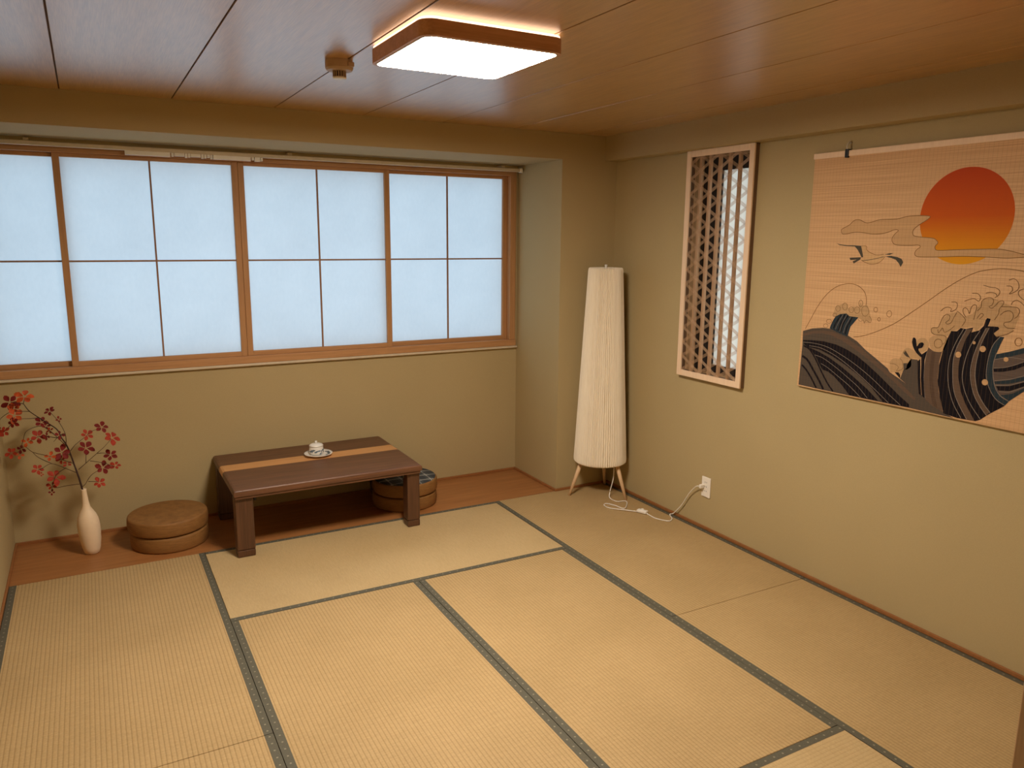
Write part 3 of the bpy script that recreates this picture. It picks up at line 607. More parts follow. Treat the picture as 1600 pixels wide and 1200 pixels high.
# ------------------------------------------------------------------ print and branch outlines, in metres
ART = [('sun_print','disc','sun',1,(0.743,1.769),0.187),('crane_body','poly','pale',1,[(0.317,1.647),(0.321,1.631),(0.341,1.619),(0.372,1.61),(0.407,1.614),(0.414,1.604),(0.401,1.586),(0.382,1.575),(0.353,1.569),(0.325,1.574),(0.297,1.585),(0.306,1.599),(0.299,1.623),(0.29,1.648)],0),('wave_arc','line','brown',1,[(0.023,1.248),(0.049,1.296),(0.08,1.354),(0.115,1.405),(0.151,1.441),(0.191,1.465),(0.231,1.476),(0.268,1.477),(0.296,1.47),(0.321,1.454),(0.336,1.435),(0.343,1.407),(0.343,1.386)],0.003),('wave_arc','line','brown',1,[(0.294,1.239),(0.333,1.247),(0.38,1.264),(0.426,1.285),(0.47,1.309),(0.498,1.326),(0.566,1.377),(0.632,1.429),(0.694,1.479),(0.755,1.522),(0.814,1.553),(0.859,1.565),(0.903,1.571),(0.947,1.57),(0.99,1.564),(1.033,1.55),(1.077,1.523),(1.109,1.485)],0.003),('hill_print','poly','stone',1,[(0.01,1.236),(0.065,1.254),(0.124,1.263),(0.177,1.263),(0.229,1.255),(0.272,1.24),(0.315,1.222),(0.362,1.189),(0.418,1.158),(0.48,1.122),(0.492,1.107),(0.54,1.086),(0.588,1.062),(0.639,1.038),(0.702,1.009),(0.75,0.982),(0.793,0.966),(0.597,0.969),(0.456,0.968),(0.301,0.968),(0.134,0.968),(0.009,0.969),(0.011,1.079),(0.013,1.164)],0),('cloud_print','poly','cloud',2,[(0.179,1.715),(0.184,1.723),(0.218,1.739),(0.244,1.76),(0.271,1.762),(0.303,1.749),(0.333,1.751),(0.373,1.761),(0.453,1.763),(0.496,1.772),(0.544,1.775),(0.591,1.773),(0.6,1.768),(0.588,1.757),(0.554,1.736),(0.534,1.719),(0.531,1.702),(0.543,1.691),(0.581,1.687),(0.623,1.683),(0.639,1.674),(0.645,1.664),(0.635,1.651),(0.639,1.638),(0.659,1.635),(0.733,1.639),(0.803,1.642),(0.885,1.644),(0.93,1.638),(0.965,1.63),(0.982,1.627),(1.048,1.627),(1.103,1.63),(1.103,1.626),(1.049,1.619),(0.983,1.616),(0.92,1.611),(0.853,1.613),(0.76,1.614),(0.662,1.609),(0.579,1.607),(0.555,1.611),(0.55,1.623),(0.557,1.636),(0.572,1.648),(0.56,1.655),(0.526,1.653),(0.465,1.654),(0.444,1.664),(0.439,1.682),(0.449,1.699),(0.464,1.714),(0.447,1.718),(0.403,1.704),(0.35,1.7),(0.308,1.704),(0.259,1.708),(0.209,1.701),(0.187,1.701)],1),('crane_wing','poly','ink',2,[(0.159,1.659),(0.176,1.654),(0.215,1.65),(0.256,1.65),(0.29,1.648),(0.299,1.623),(0.306,1.599),(0.298,1.597),(0.286,1.615),(0.273,1.632),(0.258,1.645),(0.215,1.646),(0.176,1.65)],0),('crane_wing','poly','ink',2,[(0.414,1.604),(0.442,1.608),(0.474,1.603),(0.493,1.596),(0.502,1.582),(0.492,1.562),(0.483,1.576),(0.466,1.592),(0.443,1.599)],0),('crane_wing','poly','ink',2,[(0.41,1.613),(0.435,1.619),(0.453,1.619),(0.436,1.612)],0),('crane_tail','poly','ink',2,[(0.236,1.594),(0.295,1.598),(0.293,1.588),(0.26,1.569),(0.254,1.579),(0.275,1.587),(0.241,1.584)],0),('crane_outline','line','brown',2,[(0.29,1.648),(0.317,1.647),(0.321,1.631),(0.341,1.619),(0.372,1.61),(0.407,1.614)],0.0022),('crane_outline','line','brown',2,[(0.297,1.585),(0.325,1.574),(0.353,1.569),(0.382,1.575),(0.401,1.588),(0.414,1.605)],0.0022),('crane_outline','line','ink',2,[(0.303,1.583),(0.351,1.59),(0.408,1.603)],0.0024),('splash_print','poly','teal',2,[(0.162,1.265),(0.166,1.277),(0.173,1.296),(0.188,1.322),(0.212,1.336),(0.246,1.342),(0.264,1.331),(0.291,1.331),(0.311,1.33),(0.293,1.308),(0.275,1.286),(0.268,1.261),(0.263,1.237),(0.214,1.249)],0),('foam_print','poly','foam',2,[(0.178,1.324),(0.179,1.348),(0.187,1.372),(0.207,1.377),(0.23,1.39),(0.248,1.38),(0.257,1.36),(0.279,1.377),(0.306,1.376),(0.314,1.397),(0.328,1.383),(0.351,1.388),(0.364,1.358),(0.377,1.328),(0.369,1.311),(0.343,1.31),(0.311,1.33),(0.291,1.331),(0.264,1.331),(0.246,1.342),(0.212,1.336),(0.188,1.322)],0),('bubble_ring','line','brown',2,[(0.403,1.373),(0.403,1.368),(0.4,1.364),(0.395,1.362),(0.39,1.363),(0.386,1.366),(0.385,1.371),(0.385,1.376),(0.388,1.38),(0.393,1.382),(0.398,1.381),(0.402,1.378),(0.403,1.373)],0.0024),('bubble_ring','line','brown',2,[(0.473,1.361),(0.472,1.354),(0.468,1.349),(0.462,1.346),(0.456,1.348),(0.451,1.352),(0.449,1.358),(0.45,1.365),(0.454,1.37),(0.46,1.373),(0.466,1.372),(0.471,1.367),(0.473,1.361)],0.0024),('bubble_ring','line','brown',2,[(0.421,1.332),(0.421,1.328),(0.418,1.325),(0.415,1.324),(0.412,1.325),(0.409,1.327),(0.407,1.331),(0.408,1.334),(0.41,1.337),(0.414,1.339),(0.417,1.338),(0.42,1.336),(0.421,1.332)],0.0024),('hill_band','poly','brownband',2,[(0.013,1.223),(0.072,1.243),(0.13,1.252),(0.183,1.25),(0.25,1.234),(0.316,1.206),(0.382,1.168),(0.455,1.125),(0.526,1.083),(0.591,1.039),(0.625,1.012),(0.614,1.008),(0.572,1.031),(0.506,1.076),(0.43,1.12),(0.361,1.158),(0.3,1.189),(0.233,1.216),(0.175,1.233),(0.122,1.237),(0.073,1.23),(0.014,1.21)],0),('hill_stripe','poly','navy',2,[(0.015,1.192),(0.061,1.197),(0.135,1.2),(0.208,1.193),(0.265,1.178),(0.322,1.156),(0.373,1.128),(0.433,1.091),(0.488,1.054),(0.545,1.015),(0.597,0.984),(0.598,0.971),(0.455,0.971),(0.301,0.969),(0.255,1.01),(0.209,1.043),(0.174,1.06),(0.142,1.065),(0.122,1.087),(0.094,1.125),(0.066,1.15),(0.023,1.172)],0),('wave_block','poly','stone',2,[(0.543,1.087),(0.557,1.136),(0.583,1.179),(0.614,1.18),(0.639,1.036),(0.588,1.061)],0),('foam_print','poly','foam',2,[(0.6,1.245),(0.608,1.267),(0.633,1.274),(0.651,1.26),(0.652,1.236),(0.639,1.218),(0.619,1.213),(0.605,1.221)],1),('foam_print','poly','foam',2,[(0.487,1.151),(0.504,1.17),(0.531,1.174),(0.543,1.205),(0.561,1.224),(0.592,1.216),(0.625,1.196),(0.622,1.183),(0.587,1.182),(0.587,1.149),(0.571,1.132),(0.554,1.127),(0.541,1.104),(0.519,1.111),(0.492,1.109)],1),('wave_block','poly','brownband',2,[(0.651,1.223),(0.655,1.238),(0.672,1.228),(0.715,1.233),(0.708,1.187),(0.709,1.119),(0.72,1.061),(0.748,0.981),(0.699,0.998),(0.666,1.02),(0.652,1.093),(0.647,1.158)],0),('bubble_ring','line','brown',2,[(1.016,1.304),(1.015,1.297),(1.011,1.291),(1.005,1.288),(0.998,1.289),(0.993,1.294),(0.99,1.301),(0.991,1.309),(0.995,1.315),(1.001,1.318),(1.008,1.317),(1.013,1.312),(1.016,1.304)],0.0026),('foam_print','poly','foam',2,[(0.658,1.319),(0.686,1.322),(0.696,1.353),(0.719,1.381),(0.757,1.394),(0.791,1.378),(0.821,1.393),(0.858,1.452),(0.893,1.458),(0.927,1.445),(0.979,1.428),(0.994,1.397),(0.983,1.354),(0.963,1.327),(0.932,1.315),(0.905,1.318),(0.912,1.328),(0.929,1.342),(0.924,1.354),(0.889,1.35),(0.894,1.375),(0.872,1.382),(0.864,1.354),(0.842,1.326),(0.824,1.343),(0.781,1.332),(0.753,1.32),(0.745,1.306),(0.723,1.29),(0.696,1.294),(0.661,1.296)],0),('cloud_outline','line','brown',3,[(0.179,1.715),(0.184,1.723),(0.218,1.739),(0.244,1.76),(0.271,1.762),(0.303,1.749),(0.333,1.751),(0.373,1.761),(0.453,1.763),(0.496,1.772),(0.544,1.775),(0.591,1.773),(0.6,1.768),(0.588,1.757),(0.554,1.736),(0.534,1.719),(0.531,1.702),(0.543,1.691),(0.581,1.687),(0.623,1.683),(0.639,1.674),(0.645,1.664),(0.635,1.651),(0.639,1.638),(0.659,1.635),(0.733,1.639),(0.803,1.642),(0.885,1.644),(0.93,1.638),(0.965,1.63),(0.982,1.627),(1.048,1.627),(1.103,1.63),(1.103,1.626),(1.049,1.619),(0.983,1.616),(0.92,1.611),(0.853,1.613),(0.76,1.614),(0.662,1.609),(0.579,1.607),(0.555,1.611),(0.55,1.623),(0.557,1.636),(0.572,1.648),(0.56,1.655),(0.526,1.653),(0.465,1.654),(0.444,1.664),(0.439,1.682),(0.449,1.699),(0.464,1.714),(0.447,1.718),(0.403,1.704),(0.35,1.7),(0.308,1.704),(0.259,1.708),(0.209,1.701),(0.187,1.701),(0.179,1.715)],0.0026),('splash_stripe','line','navy',3,[(0.184,1.267),(0.195,1.295),(0.219,1.333)],0.006),('splash_stripe','line','navy',3,[(0.209,1.258),(0.22,1.292),(0.239,1.338)],0.006),('splash_stripe','line','navy',3,[(0.227,1.254),(0.233,1.293),(0.257,1.334)],0.006),('splash_stripe','line','navy',3,[(0.249,1.247),(0.258,1.284),(0.281,1.329)],0.006),('splash_line','line','lineg',3,[(0.195,1.264),(0.206,1.293),(0.229,1.336)],0.0016),('splash_line','line','lineg',3,[(0.218,1.256),(0.227,1.29),(0.248,1.337)],0.0016),('splash_line','line','lineg',3,[(0.238,1.251),(0.248,1.286),(0.271,1.329)],0.0016),('foam_ring','line','foamline',3,[(0.211,1.362),(0.21,1.355),(0.206,1.35),(0.2,1.348),(0.194,1.349),(0.189,1.354),(0.186,1.36),(0.187,1.367),(0.191,1.372),(0.197,1.374),(0.203,1.373),(0.208,1.369),(0.211,1.362)],0.0022),('foam_ring','line','foamline',3,[(0.248,1.374),(0.247,1.366),(0.243,1.36),(0.237,1.357),(0.23,1.359),(0.225,1.364),(0.222,1.372),(0.223,1.38),(0.227,1.386),(0.234,1.389),(0.24,1.387),(0.246,1.382),(0.248,1.374)],0.0022),('foam_ring','line','foamline',3,[(0.283,1.362),(0.282,1.356),(0.278,1.351),(0.272,1.348),(0.265,1.35),(0.26,1.354),(0.258,1.36),(0.259,1.367),(0.263,1.372),(0.269,1.374),(0.276,1.373),(0.281,1.369),(0.283,1.362)],0.0022),('foam_ring','line','foamline',3,[(0.315,1.364),(0.313,1.356),(0.309,1.351),(0.302,1.348),(0.295,1.349),(0.289,1.354),(0.287,1.361),(0.288,1.369),(0.292,1.374),(0.299,1.377),(0.306,1.375),(0.312,1.371),(0.315,1.364)],0.0022),('foam_ring','line','foamline',3,[(0.326,1.395),(0.325,1.387),(0.322,1.382),(0.318,1.379),(0.312,1.381),(0.308,1.386),(0.306,1.393),(0.307,1.401),(0.31,1.406),(0.314,1.409),(0.319,1.407),(0.324,1.402),(0.326,1.395)],0.0022),('foam_ring','line','foamline',3,[(0.36,1.363),(0.359,1.352),(0.353,1.343),(0.344,1.339),(0.335,1.341),(0.328,1.349),(0.324,1.36),(0.325,1.372),(0.331,1.381),(0.34,1.384),(0.349,1.382),(0.356,1.374),(0.36,1.363)],0.0022),('foam_ring','line','foamline',3,[(0.195,1.331),(0.194,1.327),(0.19,1.324),(0.185,1.323),(0.179,1.323),(0.175,1.326),(0.174,1.329),(0.175,1.333),(0.178,1.336),(0.183,1.337),(0.189,1.337),(0.193,1.335),(0.195,1.331)],0.0022),('foam_ring','line','foamline',3,[(0.17,1.299),(0.168,1.294),(0.163,1.29),(0.156,1.288),(0.149,1.289),(0.143,1.292),(0.141,1.296),(0.143,1.301),(0.147,1.304),(0.154,1.306),(0.162,1.306),(0.167,1.303),(0.17,1.299)],0.0022),('foam_ring','line','foamline',3,[(0.152,1.276),(0.151,1.271),(0.147,1.267),(0.141,1.266),(0.134,1.266),(0.129,1.269),(0.127,1.273),(0.128,1.278),(0.133,1.282),(0.139,1.284),(0.145,1.283),(0.15,1.28),(0.152,1.276)],0.0022),('foam_outline','line','foamline',3,[(0.309,1.321),(0.323,1.314),(0.338,1.321),(0.343,1.307),(0.351,1.322),(0.372,1.312),(0.377,1.328),(0.365,1.341)],0.002),('hill_stripe','poly','stone',3,[(0.049,1.162),(0.115,1.158),(0.19,1.136),(0.264,1.106),(0.335,1.072),(0.406,1.029),(0.472,0.972),(0.451,0.971),(0.39,1.014),(0.314,1.058),(0.246,1.094),(0.177,1.126),(0.116,1.146)],0),('hill_curve','line','navy',3,[(0.021,1.165),(0.055,1.153),(0.083,1.127),(0.112,1.09),(0.141,1.049),(0.18,1.001),(0.212,0.971)],0.008),('hill_curve','line','navy',3,[(0.018,1.114),(0.051,1.098),(0.091,1.053),(0.125,1.013),(0.156,0.972)],0.011),('hill_curve','line','navy',3,[(0.02,1.07),(0.051,1.047),(0.085,1.01),(0.115,0.971)],0.009),('wave_strip','poly','navy',3,[(0.614,1.174),(0.625,1.185),(0.634,1.107),(0.647,1.031),(0.635,1.038),(0.623,1.105)],0),('wave_strip','poly','navy',3,[(0.628,1.204),(0.651,1.223),(0.644,1.182),(0.649,1.109),(0.664,1.024),(0.649,1.031),(0.636,1.107)],0),('foam_outline','line','foamline',3,[(0.488,1.145),(0.511,1.146),(0.53,1.136),(0.523,1.118),(0.536,1.122),(0.551,1.135),(0.545,1.164),(0.533,1.174)],0.0022),('foam_outline','line','foamline',3,[(0.545,1.201),(0.555,1.211),(0.564,1.191),(0.581,1.181)],0.0022),('foam_leaf','poly','stone',3,[(0.546,1.199),(0.556,1.21),(0.568,1.196),(0.579,1.183),(0.56,1.187)],0),('foam_leaf','poly','stone',3,[(0.551,1.156),(0.568,1.159),(0.568,1.138),(0.556,1.128)],0),('wave_notch','poly','navy',3,[(0.515,1.111),(0.533,1.113),(0.542,1.104),(0.543,1.088)],0),('wave_line','line','lineg',3,[(0.651,1.223),(0.647,1.158),(0.652,1.093),(0.665,1.024)],0.0018),('wave_core','poly','brownband2',3,[(0.669,1.22),(0.689,1.223),(0.688,1.164),(0.691,1.1),(0.707,1.038),(0.724,0.993),(0.703,0.999),(0.684,1.05),(0.673,1.113),(0.668,1.169)],0),('foam_print','poly','foam',3,[(0.653,1.266),(0.661,1.281),(0.677,1.289),(0.714,1.292),(0.733,1.281),(0.727,1.249),(0.715,1.228),(0.68,1.225),(0.662,1.241)],1),('wave_body','poly','navy',3,[(0.743,1.316),(0.766,1.317),(0.78,1.332),(0.8,1.33),(0.829,1.339),(0.824,1.319),(0.853,1.33),(0.869,1.35),(0.873,1.373),(0.878,1.381),(0.891,1.379),(0.89,1.371),(0.884,1.35),(0.923,1.352),(0.928,1.344),(0.909,1.325),(0.917,1.316),(0.949,1.315),(0.939,1.284),(0.929,1.249),(0.924,1.211),(0.926,1.17),(0.937,1.127),(0.963,1.09),(0.997,1.074),(0.982,1.052),(0.933,1.013),(0.899,0.981),(0.882,0.972),(0.808,0.969),(0.751,0.976),(0.727,1.042),(0.711,1.104),(0.709,1.171),(0.719,1.244),(0.731,1.285)],0),('wave_tail','poly','stone2',3,[(0.93,1.247),(0.953,1.252),(0.977,1.263),(1.026,1.284),(1.075,1.312),(1.116,1.345),(1.133,1.217),(1.093,1.172),(1.046,1.122),(0.997,1.075),(0.963,1.09),(0.939,1.123),(0.926,1.17),(0.924,1.211)],0),('hill_line','line','lineg',4,[(0.017,1.182),(0.088,1.184),(0.162,1.175),(0.24,1.149),(0.317,1.116),(0.401,1.071),(0.483,1.019),(0.558,0.973)],0.0022),('hill_line','line','lineg',4,[(0.054,1.169),(0.124,1.166),(0.213,1.139),(0.311,1.09),(0.405,1.034),(0.501,0.972)],0.0022),('hill_line','line','lineg',4,[(0.093,1.129),(0.143,1.119),(0.219,1.085),(0.293,1.045),(0.346,1.014),(0.395,0.974)],0.0022),('hill_line','line','lineg',4,[(0.131,1.093),(0.172,1.078),(0.232,1.047),(0.296,1.013),(0.36,0.971)],0.0022),('wave_curl','poly','navy',4,[(0.582,1.268),(0.589,1.271),(0.596,1.265),(0.6,1.249),(0.605,1.236),(0.613,1.25),(0.626,1.255),(0.634,1.248),(0.627,1.233),(0.613,1.227),(0.616,1.217),(0.629,1.204),(0.627,1.193),(0.602,1.211),(0.587,1.233),(0.58,1.253)],1),('wave_band','poly','brownband',4,[(0.804,1.33),(0.826,1.333),(0.805,1.29),(0.793,1.238),(0.789,1.179),(0.794,1.133),(0.811,1.077),(0.836,1.031),(0.878,0.973),(0.847,0.972),(0.809,1.026),(0.783,1.076),(0.77,1.141),(0.766,1.207),(0.777,1.263)],0),('wave_band','poly','brownband',4,[(0.881,1.344),(0.89,1.345),(0.868,1.279),(0.858,1.209),(0.86,1.152),(0.875,1.093),(0.902,1.051),(0.932,1.017),(0.921,1.005),(0.891,1.036),(0.861,1.082),(0.842,1.149),(0.842,1.21),(0.856,1.277)],0),('wave_band','poly','teal',4,[(0.935,1.315),(0.949,1.315),(0.939,1.284),(0.929,1.249),(0.923,1.211),(0.926,1.17),(0.939,1.123),(0.963,1.09),(0.997,1.074),(0.985,1.056),(0.951,1.072),(0.925,1.102),(0.905,1.144),(0.9,1.189),(0.904,1.246),(0.915,1.285)],0),('wave_streak','poly','teal',4,[(0.93,1.247),(0.977,1.263),(1.026,1.283),(1.076,1.311),(1.117,1.343),(1.119,1.322),(1.078,1.291),(1.028,1.263),(0.979,1.244),(0.925,1.228)],0),('wave_streak','poly','navy',4,[(0.925,1.189),(0.967,1.199),(1.0,1.213),(1.032,1.231),(1.082,1.261),(1.123,1.297),(1.124,1.283),(1.084,1.247),(1.034,1.216),(1.002,1.197),(0.962,1.183),(0.929,1.178)],0),('wave_streak','poly','teal',4,[(0.935,1.141),(0.99,1.156),(1.039,1.177),(1.088,1.217),(1.128,1.259),(1.129,1.248),(1.089,1.203),(1.041,1.162),(0.992,1.142),(0.938,1.131)],0),('wave_streak','poly','navy',4,[(0.944,1.124),(0.993,1.133),(1.042,1.156),(1.09,1.198),(1.13,1.243),(1.131,1.233),(1.092,1.186),(1.044,1.141),(0.995,1.114),(0.953,1.109)],0),('wave_streak','poly','teal',4,[(0.963,1.092),(1.004,1.105),(1.045,1.134),(1.093,1.179),(1.132,1.224),(1.133,1.217),(1.093,1.172),(1.046,1.122),(0.997,1.075)],0),('foam_outline','line','foamline',4,[(0.66,1.303),(0.659,1.316),(0.668,1.322),(0.685,1.324),(0.692,1.339),(0.701,1.366),(0.716,1.381),(0.73,1.375),(0.728,1.359),(0.716,1.348),(0.724,1.342),(0.739,1.35),(0.747,1.371),(0.757,1.392)],0.0026),('foam_outline','line','foamline',4,[(0.689,1.391),(0.703,1.405),(0.719,1.41),(0.733,1.405),(0.731,1.393),(0.75,1.403),(0.756,1.419),(0.749,1.432),(0.73,1.432)],0.0026),('foam_outline','line','foamline',4,[(0.66,1.303),(0.675,1.294),(0.716,1.294),(0.726,1.281),(0.72,1.263),(0.71,1.259)],0.0026),('foam_outline','line','foamline',4,[(0.757,1.397),(0.771,1.389),(0.789,1.374),(0.795,1.362),(0.783,1.339)],0.0026),('foam_outline','line','foamline',4,[(0.795,1.377),(0.784,1.39),(0.78,1.406),(0.789,1.414),(0.801,1.404),(0.807,1.392),(0.812,1.418),(0.823,1.428),(0.832,1.422),(0.83,1.397),(0.827,1.369)],0.0026),('foam_outline','line','foamline',4,[(0.782,1.439),(0.802,1.448),(0.821,1.451),(0.837,1.443),(0.843,1.458),(0.83,1.472),(0.809,1.472)],0.0026),('foam_outline','line','foamline',4,[(0.836,1.404),(0.849,1.421),(0.85,1.443),(0.863,1.456),(0.884,1.459),(0.894,1.449),(0.89,1.433),(0.879,1.425),(0.892,1.421),(0.905,1.435),(0.915,1.448),(0.93,1.45),(0.93,1.437),(0.919,1.42),(0.918,1.402),(0.906,1.376)],0.0026),('foam_outline','line','foamline',4,[(0.848,1.506),(0.873,1.5),(0.897,1.498),(0.912,1.487),(0.909,1.471),(0.896,1.461)],0.0026),('foam_outline','line','foamline',4,[(0.861,1.476),(0.878,1.48),(0.897,1.477),(0.904,1.468)],0.0026),('foam_outline','line','foamline',4,[(0.94,1.53),(0.957,1.536),(0.972,1.526),(0.979,1.509),(0.974,1.494),(0.955,1.481),(0.948,1.48),(0.957,1.493),(0.952,1.507),(0.934,1.508)],0.0026),('foam_outline','line','foamline',4,[(1.009,1.505),(0.983,1.494),(0.981,1.479),(0.994,1.465),(1.015,1.455)],0.0026),('foam_outline','line','foamline',4,[(0.96,1.439),(0.965,1.451),(0.978,1.457),(0.993,1.45),(1.012,1.434)],0.0026),('foam_outline','line','foamline',4,[(0.925,1.397),(0.938,1.41),(0.955,1.416),(0.97,1.407),(0.972,1.389),(0.963,1.376),(0.946,1.371),(0.942,1.362),(0.957,1.351),(0.983,1.352)],0.0026),('foam_outline','line','foamline',4,[(0.927,1.429),(0.956,1.431),(0.982,1.43),(0.992,1.418),(0.988,1.399),(0.978,1.389)],0.0026),('foam_outline','line','foamline',4,[(0.92,1.313),(0.957,1.327),(0.981,1.344)],0.0026),('foam_outline','line','foamline',4,[(0.686,1.316),(0.691,1.303),(0.7,1.317),(0.706,1.324),(0.714,1.309),(0.727,1.313),(0.745,1.328),(0.754,1.339)],0.0026),('foam_outline','line','foamline',4,[(0.849,1.374),(0.862,1.391),(0.852,1.396),(0.839,1.376)],0.0026),('foam_ring','line','foamline',5,[(0.712,1.261),(0.711,1.252),(0.705,1.245),(0.697,1.241),(0.688,1.242),(0.681,1.248),(0.678,1.257),(0.679,1.266),(0.685,1.274),(0.693,1.277),(0.702,1.276),(0.709,1.27),(0.712,1.261)],0.0026),('wave_line','line','lineg',5,[(0.792,1.329),(0.768,1.274),(0.751,1.213),(0.749,1.15),(0.76,1.088),(0.786,1.025),(0.824,0.972)],0.0026),('wave_line','line','lineg',5,[(0.857,1.33),(0.83,1.274),(0.814,1.214),(0.809,1.147),(0.823,1.091),(0.855,1.035),(0.899,0.985)],0.0026),('wave_line','line','lineg',5,[(0.879,1.342),(0.856,1.277),(0.841,1.21),(0.841,1.149),(0.861,1.082),(0.893,1.034),(0.922,1.003)],0.0026),('wave_line','line','lineg',5,[(0.89,1.343),(0.868,1.279),(0.858,1.209),(0.859,1.152),(0.875,1.093),(0.902,1.051),(0.934,1.017)],0.0026),('wave_line','line','lineg',5,[(0.804,1.33),(0.777,1.263),(0.766,1.207),(0.77,1.141),(0.783,1.076),(0.809,1.026),(0.847,0.972)],0.0026),('wave_line','line','lineg',5,[(0.935,1.315),(0.915,1.285),(0.904,1.246),(0.9,1.189),(0.905,1.144),(0.925,1.102),(0.951,1.072),(0.984,1.056)],0.0024),('wave_line','line','lineg',5,[(0.929,1.249),(0.923,1.211),(0.926,1.17),(0.939,1.123),(0.963,1.09),(0.997,1.074)],0.0024),('wave_line','line','lineg',5,[(0.927,1.193),(0.967,1.201),(1.0,1.215),(1.032,1.232)],0.002),('wave_line','line','lineg',5,[(0.935,1.144),(0.99,1.159),(1.039,1.18)],0.002),('wave_line','line','lineg',5,[(0.94,1.127),(0.993,1.137),(1.042,1.159)],0.002),('wave_line','line','lineg',5,[(0.956,1.105),(0.996,1.111),(1.044,1.138)],0.002),('wave_line','line','lineg',5,[(0.925,1.225),(0.979,1.241),(1.031,1.241)],0.002),('bubble_print','disc','cloud',6,(0.783,1.225),0.01200000000000001),('bubble_print','disc','cloud',6,(0.876,1.26),0.01200000000000001),('bubble_print','disc','cloud',6,(0.9,1.132),0.01200000000000001),('bubble_print','disc','cloud',6,(0.84,1.28),0.006000000000000005),('bubble_print','disc','cloud',6,(0.967,1.232),0.009000000000000008)]
LEAVES = [((0.144,0.214,0.882),0.0395,'o'),((0.068,0.351,0.834),0.0395,'d'),((0.089,0.255,0.819),0.0263,'o'),((0.094,0.2,0.794),0.0368,'o'),((0.088,0.183,0.764),0.0263,'d'),((0.045,0.202,0.719),0.0263,'r'),((0.234,0.36,0.768),0.0263,'d'),((0.274,0.284,0.737),0.0158,'d'),((0.194,0.351,0.716),0.0289,'d'),((0.213,0.34,0.696),0.0184,'d'),((0.23,0.296,0.681),0.0184,'r'),((0.173,0.341,0.644),0.0368,'r'),((0.211,0.296,0.653),0.0211,'d'),((0.123,0.339,0.623),0.0237,'o'),((0.095,0.334,0.59),0.0237,'d'),((0.057,0.281,0.588),0.0289,'r'),((0.085,0.342,0.559),0.0211,'o'),((0.274,0.222,0.671),0.0237,'d'),((0.273,0.252,0.572),0.0395,'d'),((0.222,0.228,0.562),0.0237,'o'),((0.268,0.274,0.529),0.0237,'r'),((0.291,0.299,0.494),0.0237,'r'),((0.164,0.23,0.502),0.0263,'r'),((0.176,0.232,0.474),0.0132,'r'),((0.232,0.291,0.434),0.0421,'r'),((0.213,0.298,0.389),0.0237,'r'),((0.209,0.306,0.35),0.0158,'d'),((0.382,0.313,0.564),0.0395,'d'),((0.392,0.324,0.633),0.0289,'r'),((0.464,0.327,0.665),0.0316,'d'),((0.506,0.223,0.627),0.0395,'r'),((0.492,0.237,0.532),0.0342,'d'),((0.512,0.29,0.458),0.0263,'r'),((0.451,0.25,0.466),0.0342,'d'),((0.429,0.27,0.38),0.0289,'r'),((0.019,0.249,0.709),0.0263,'r')]
STEM = [(0.347,0.275,0.362),(0.337,0.274,0.424),(0.324,0.296,0.477),(0.309,0.293,0.552),(0.297,0.249,0.611),(0.281,0.219,0.655),(0.262,0.252,0.695),(0.203,0.353,0.725),(0.159,0.201,0.808),(0.138,0.186,0.852)]
TWIGS = [[(0.31,0.289,0.563),(0.338,0.298,0.594),(0.385,0.322,0.624),(0.418,0.334,0.648),(0.455,0.329,0.658)],[(0.34,0.284,0.462),(0.378,0.277,0.495),(0.431,0.258,0.545),(0.464,0.241,0.576),(0.503,0.224,0.622)],[(0.397,0.268,0.505),(0.449,0.242,0.495),(0.505,0.284,0.457)],[(0.376,0.278,0.494),(0.379,0.297,0.532),(0.382,0.311,0.559)],[(0.346,0.274,0.367),(0.365,0.27,0.384),(0.395,0.259,0.43),(0.442,0.25,0.46)],[(0.379,0.266,0.396),(0.414,0.264,0.391),(0.427,0.269,0.383)],[(0.431,0.258,0.544),(0.466,0.233,0.547),(0.487,0.234,0.534)],[(0.342,0.272,0.387),(0.277,0.286,0.382),(0.237,0.3,0.374),(0.214,0.3,0.38)],[(0.33,0.282,0.446),(0.288,0.299,0.468),(0.226,0.246,0.519),(0.183,0.229,0.505),(0.166,0.229,0.502)],[(0.321,0.301,0.491),(0.268,0.274,0.529),(0.206,0.231,0.569),(0.144,0.317,0.573),(0.112,0.341,0.601),(0.099,0.338,0.588)],[(0.226,0.246,0.519),(0.17,0.257,0.557),(0.144,0.317,0.573)],[(0.302,0.267,0.591),(0.264,0.224,0.656),(0.235,0.281,0.676),(0.2,0.35,0.695)],[(0.297,0.249,0.611),(0.299,0.217,0.674),(0.273,0.274,0.729),(0.236,0.36,0.765)],[(0.299,0.216,0.676),(0.273,0.221,0.666),(0.245,0.23,0.637)],[(0.248,0.252,0.672),(0.192,0.352,0.696),(0.131,0.294,0.691),(0.109,0.312,0.639),(0.086,0.33,0.582),(0.057,0.281,0.588)],[(0.159,0.201,0.808),(0.117,0.185,0.816),(0.075,0.264,0.802),(0.021,0.333,0.754),(0.008,0.287,0.711)],[(0.185,0.321,0.749),(0.16,0.263,0.759),(0.121,0.183,0.778),(0.089,0.185,0.768)],[(0.138,0.186,0.852),(0.073,0.341,0.836)],[(0.26,0.226,0.656),(0.211,0.296,0.653),(0.173,0.341,0.644),(0.126,0.342,0.622)],[(0.31,0.298,0.54),(0.288,0.273,0.56),(0.273,0.252,0.572)],[(0.285,0.299,0.476),(0.244,0.29,0.453),(0.232,0.291,0.434),(0.215,0.298,0.388),(0.209,0.305,0.356)],[(0.138,0.186,0.852),(0.144,0.208,0.879)],[(0.089,0.185,0.768),(0.066,0.192,0.741),(0.045,0.202,0.719)]]
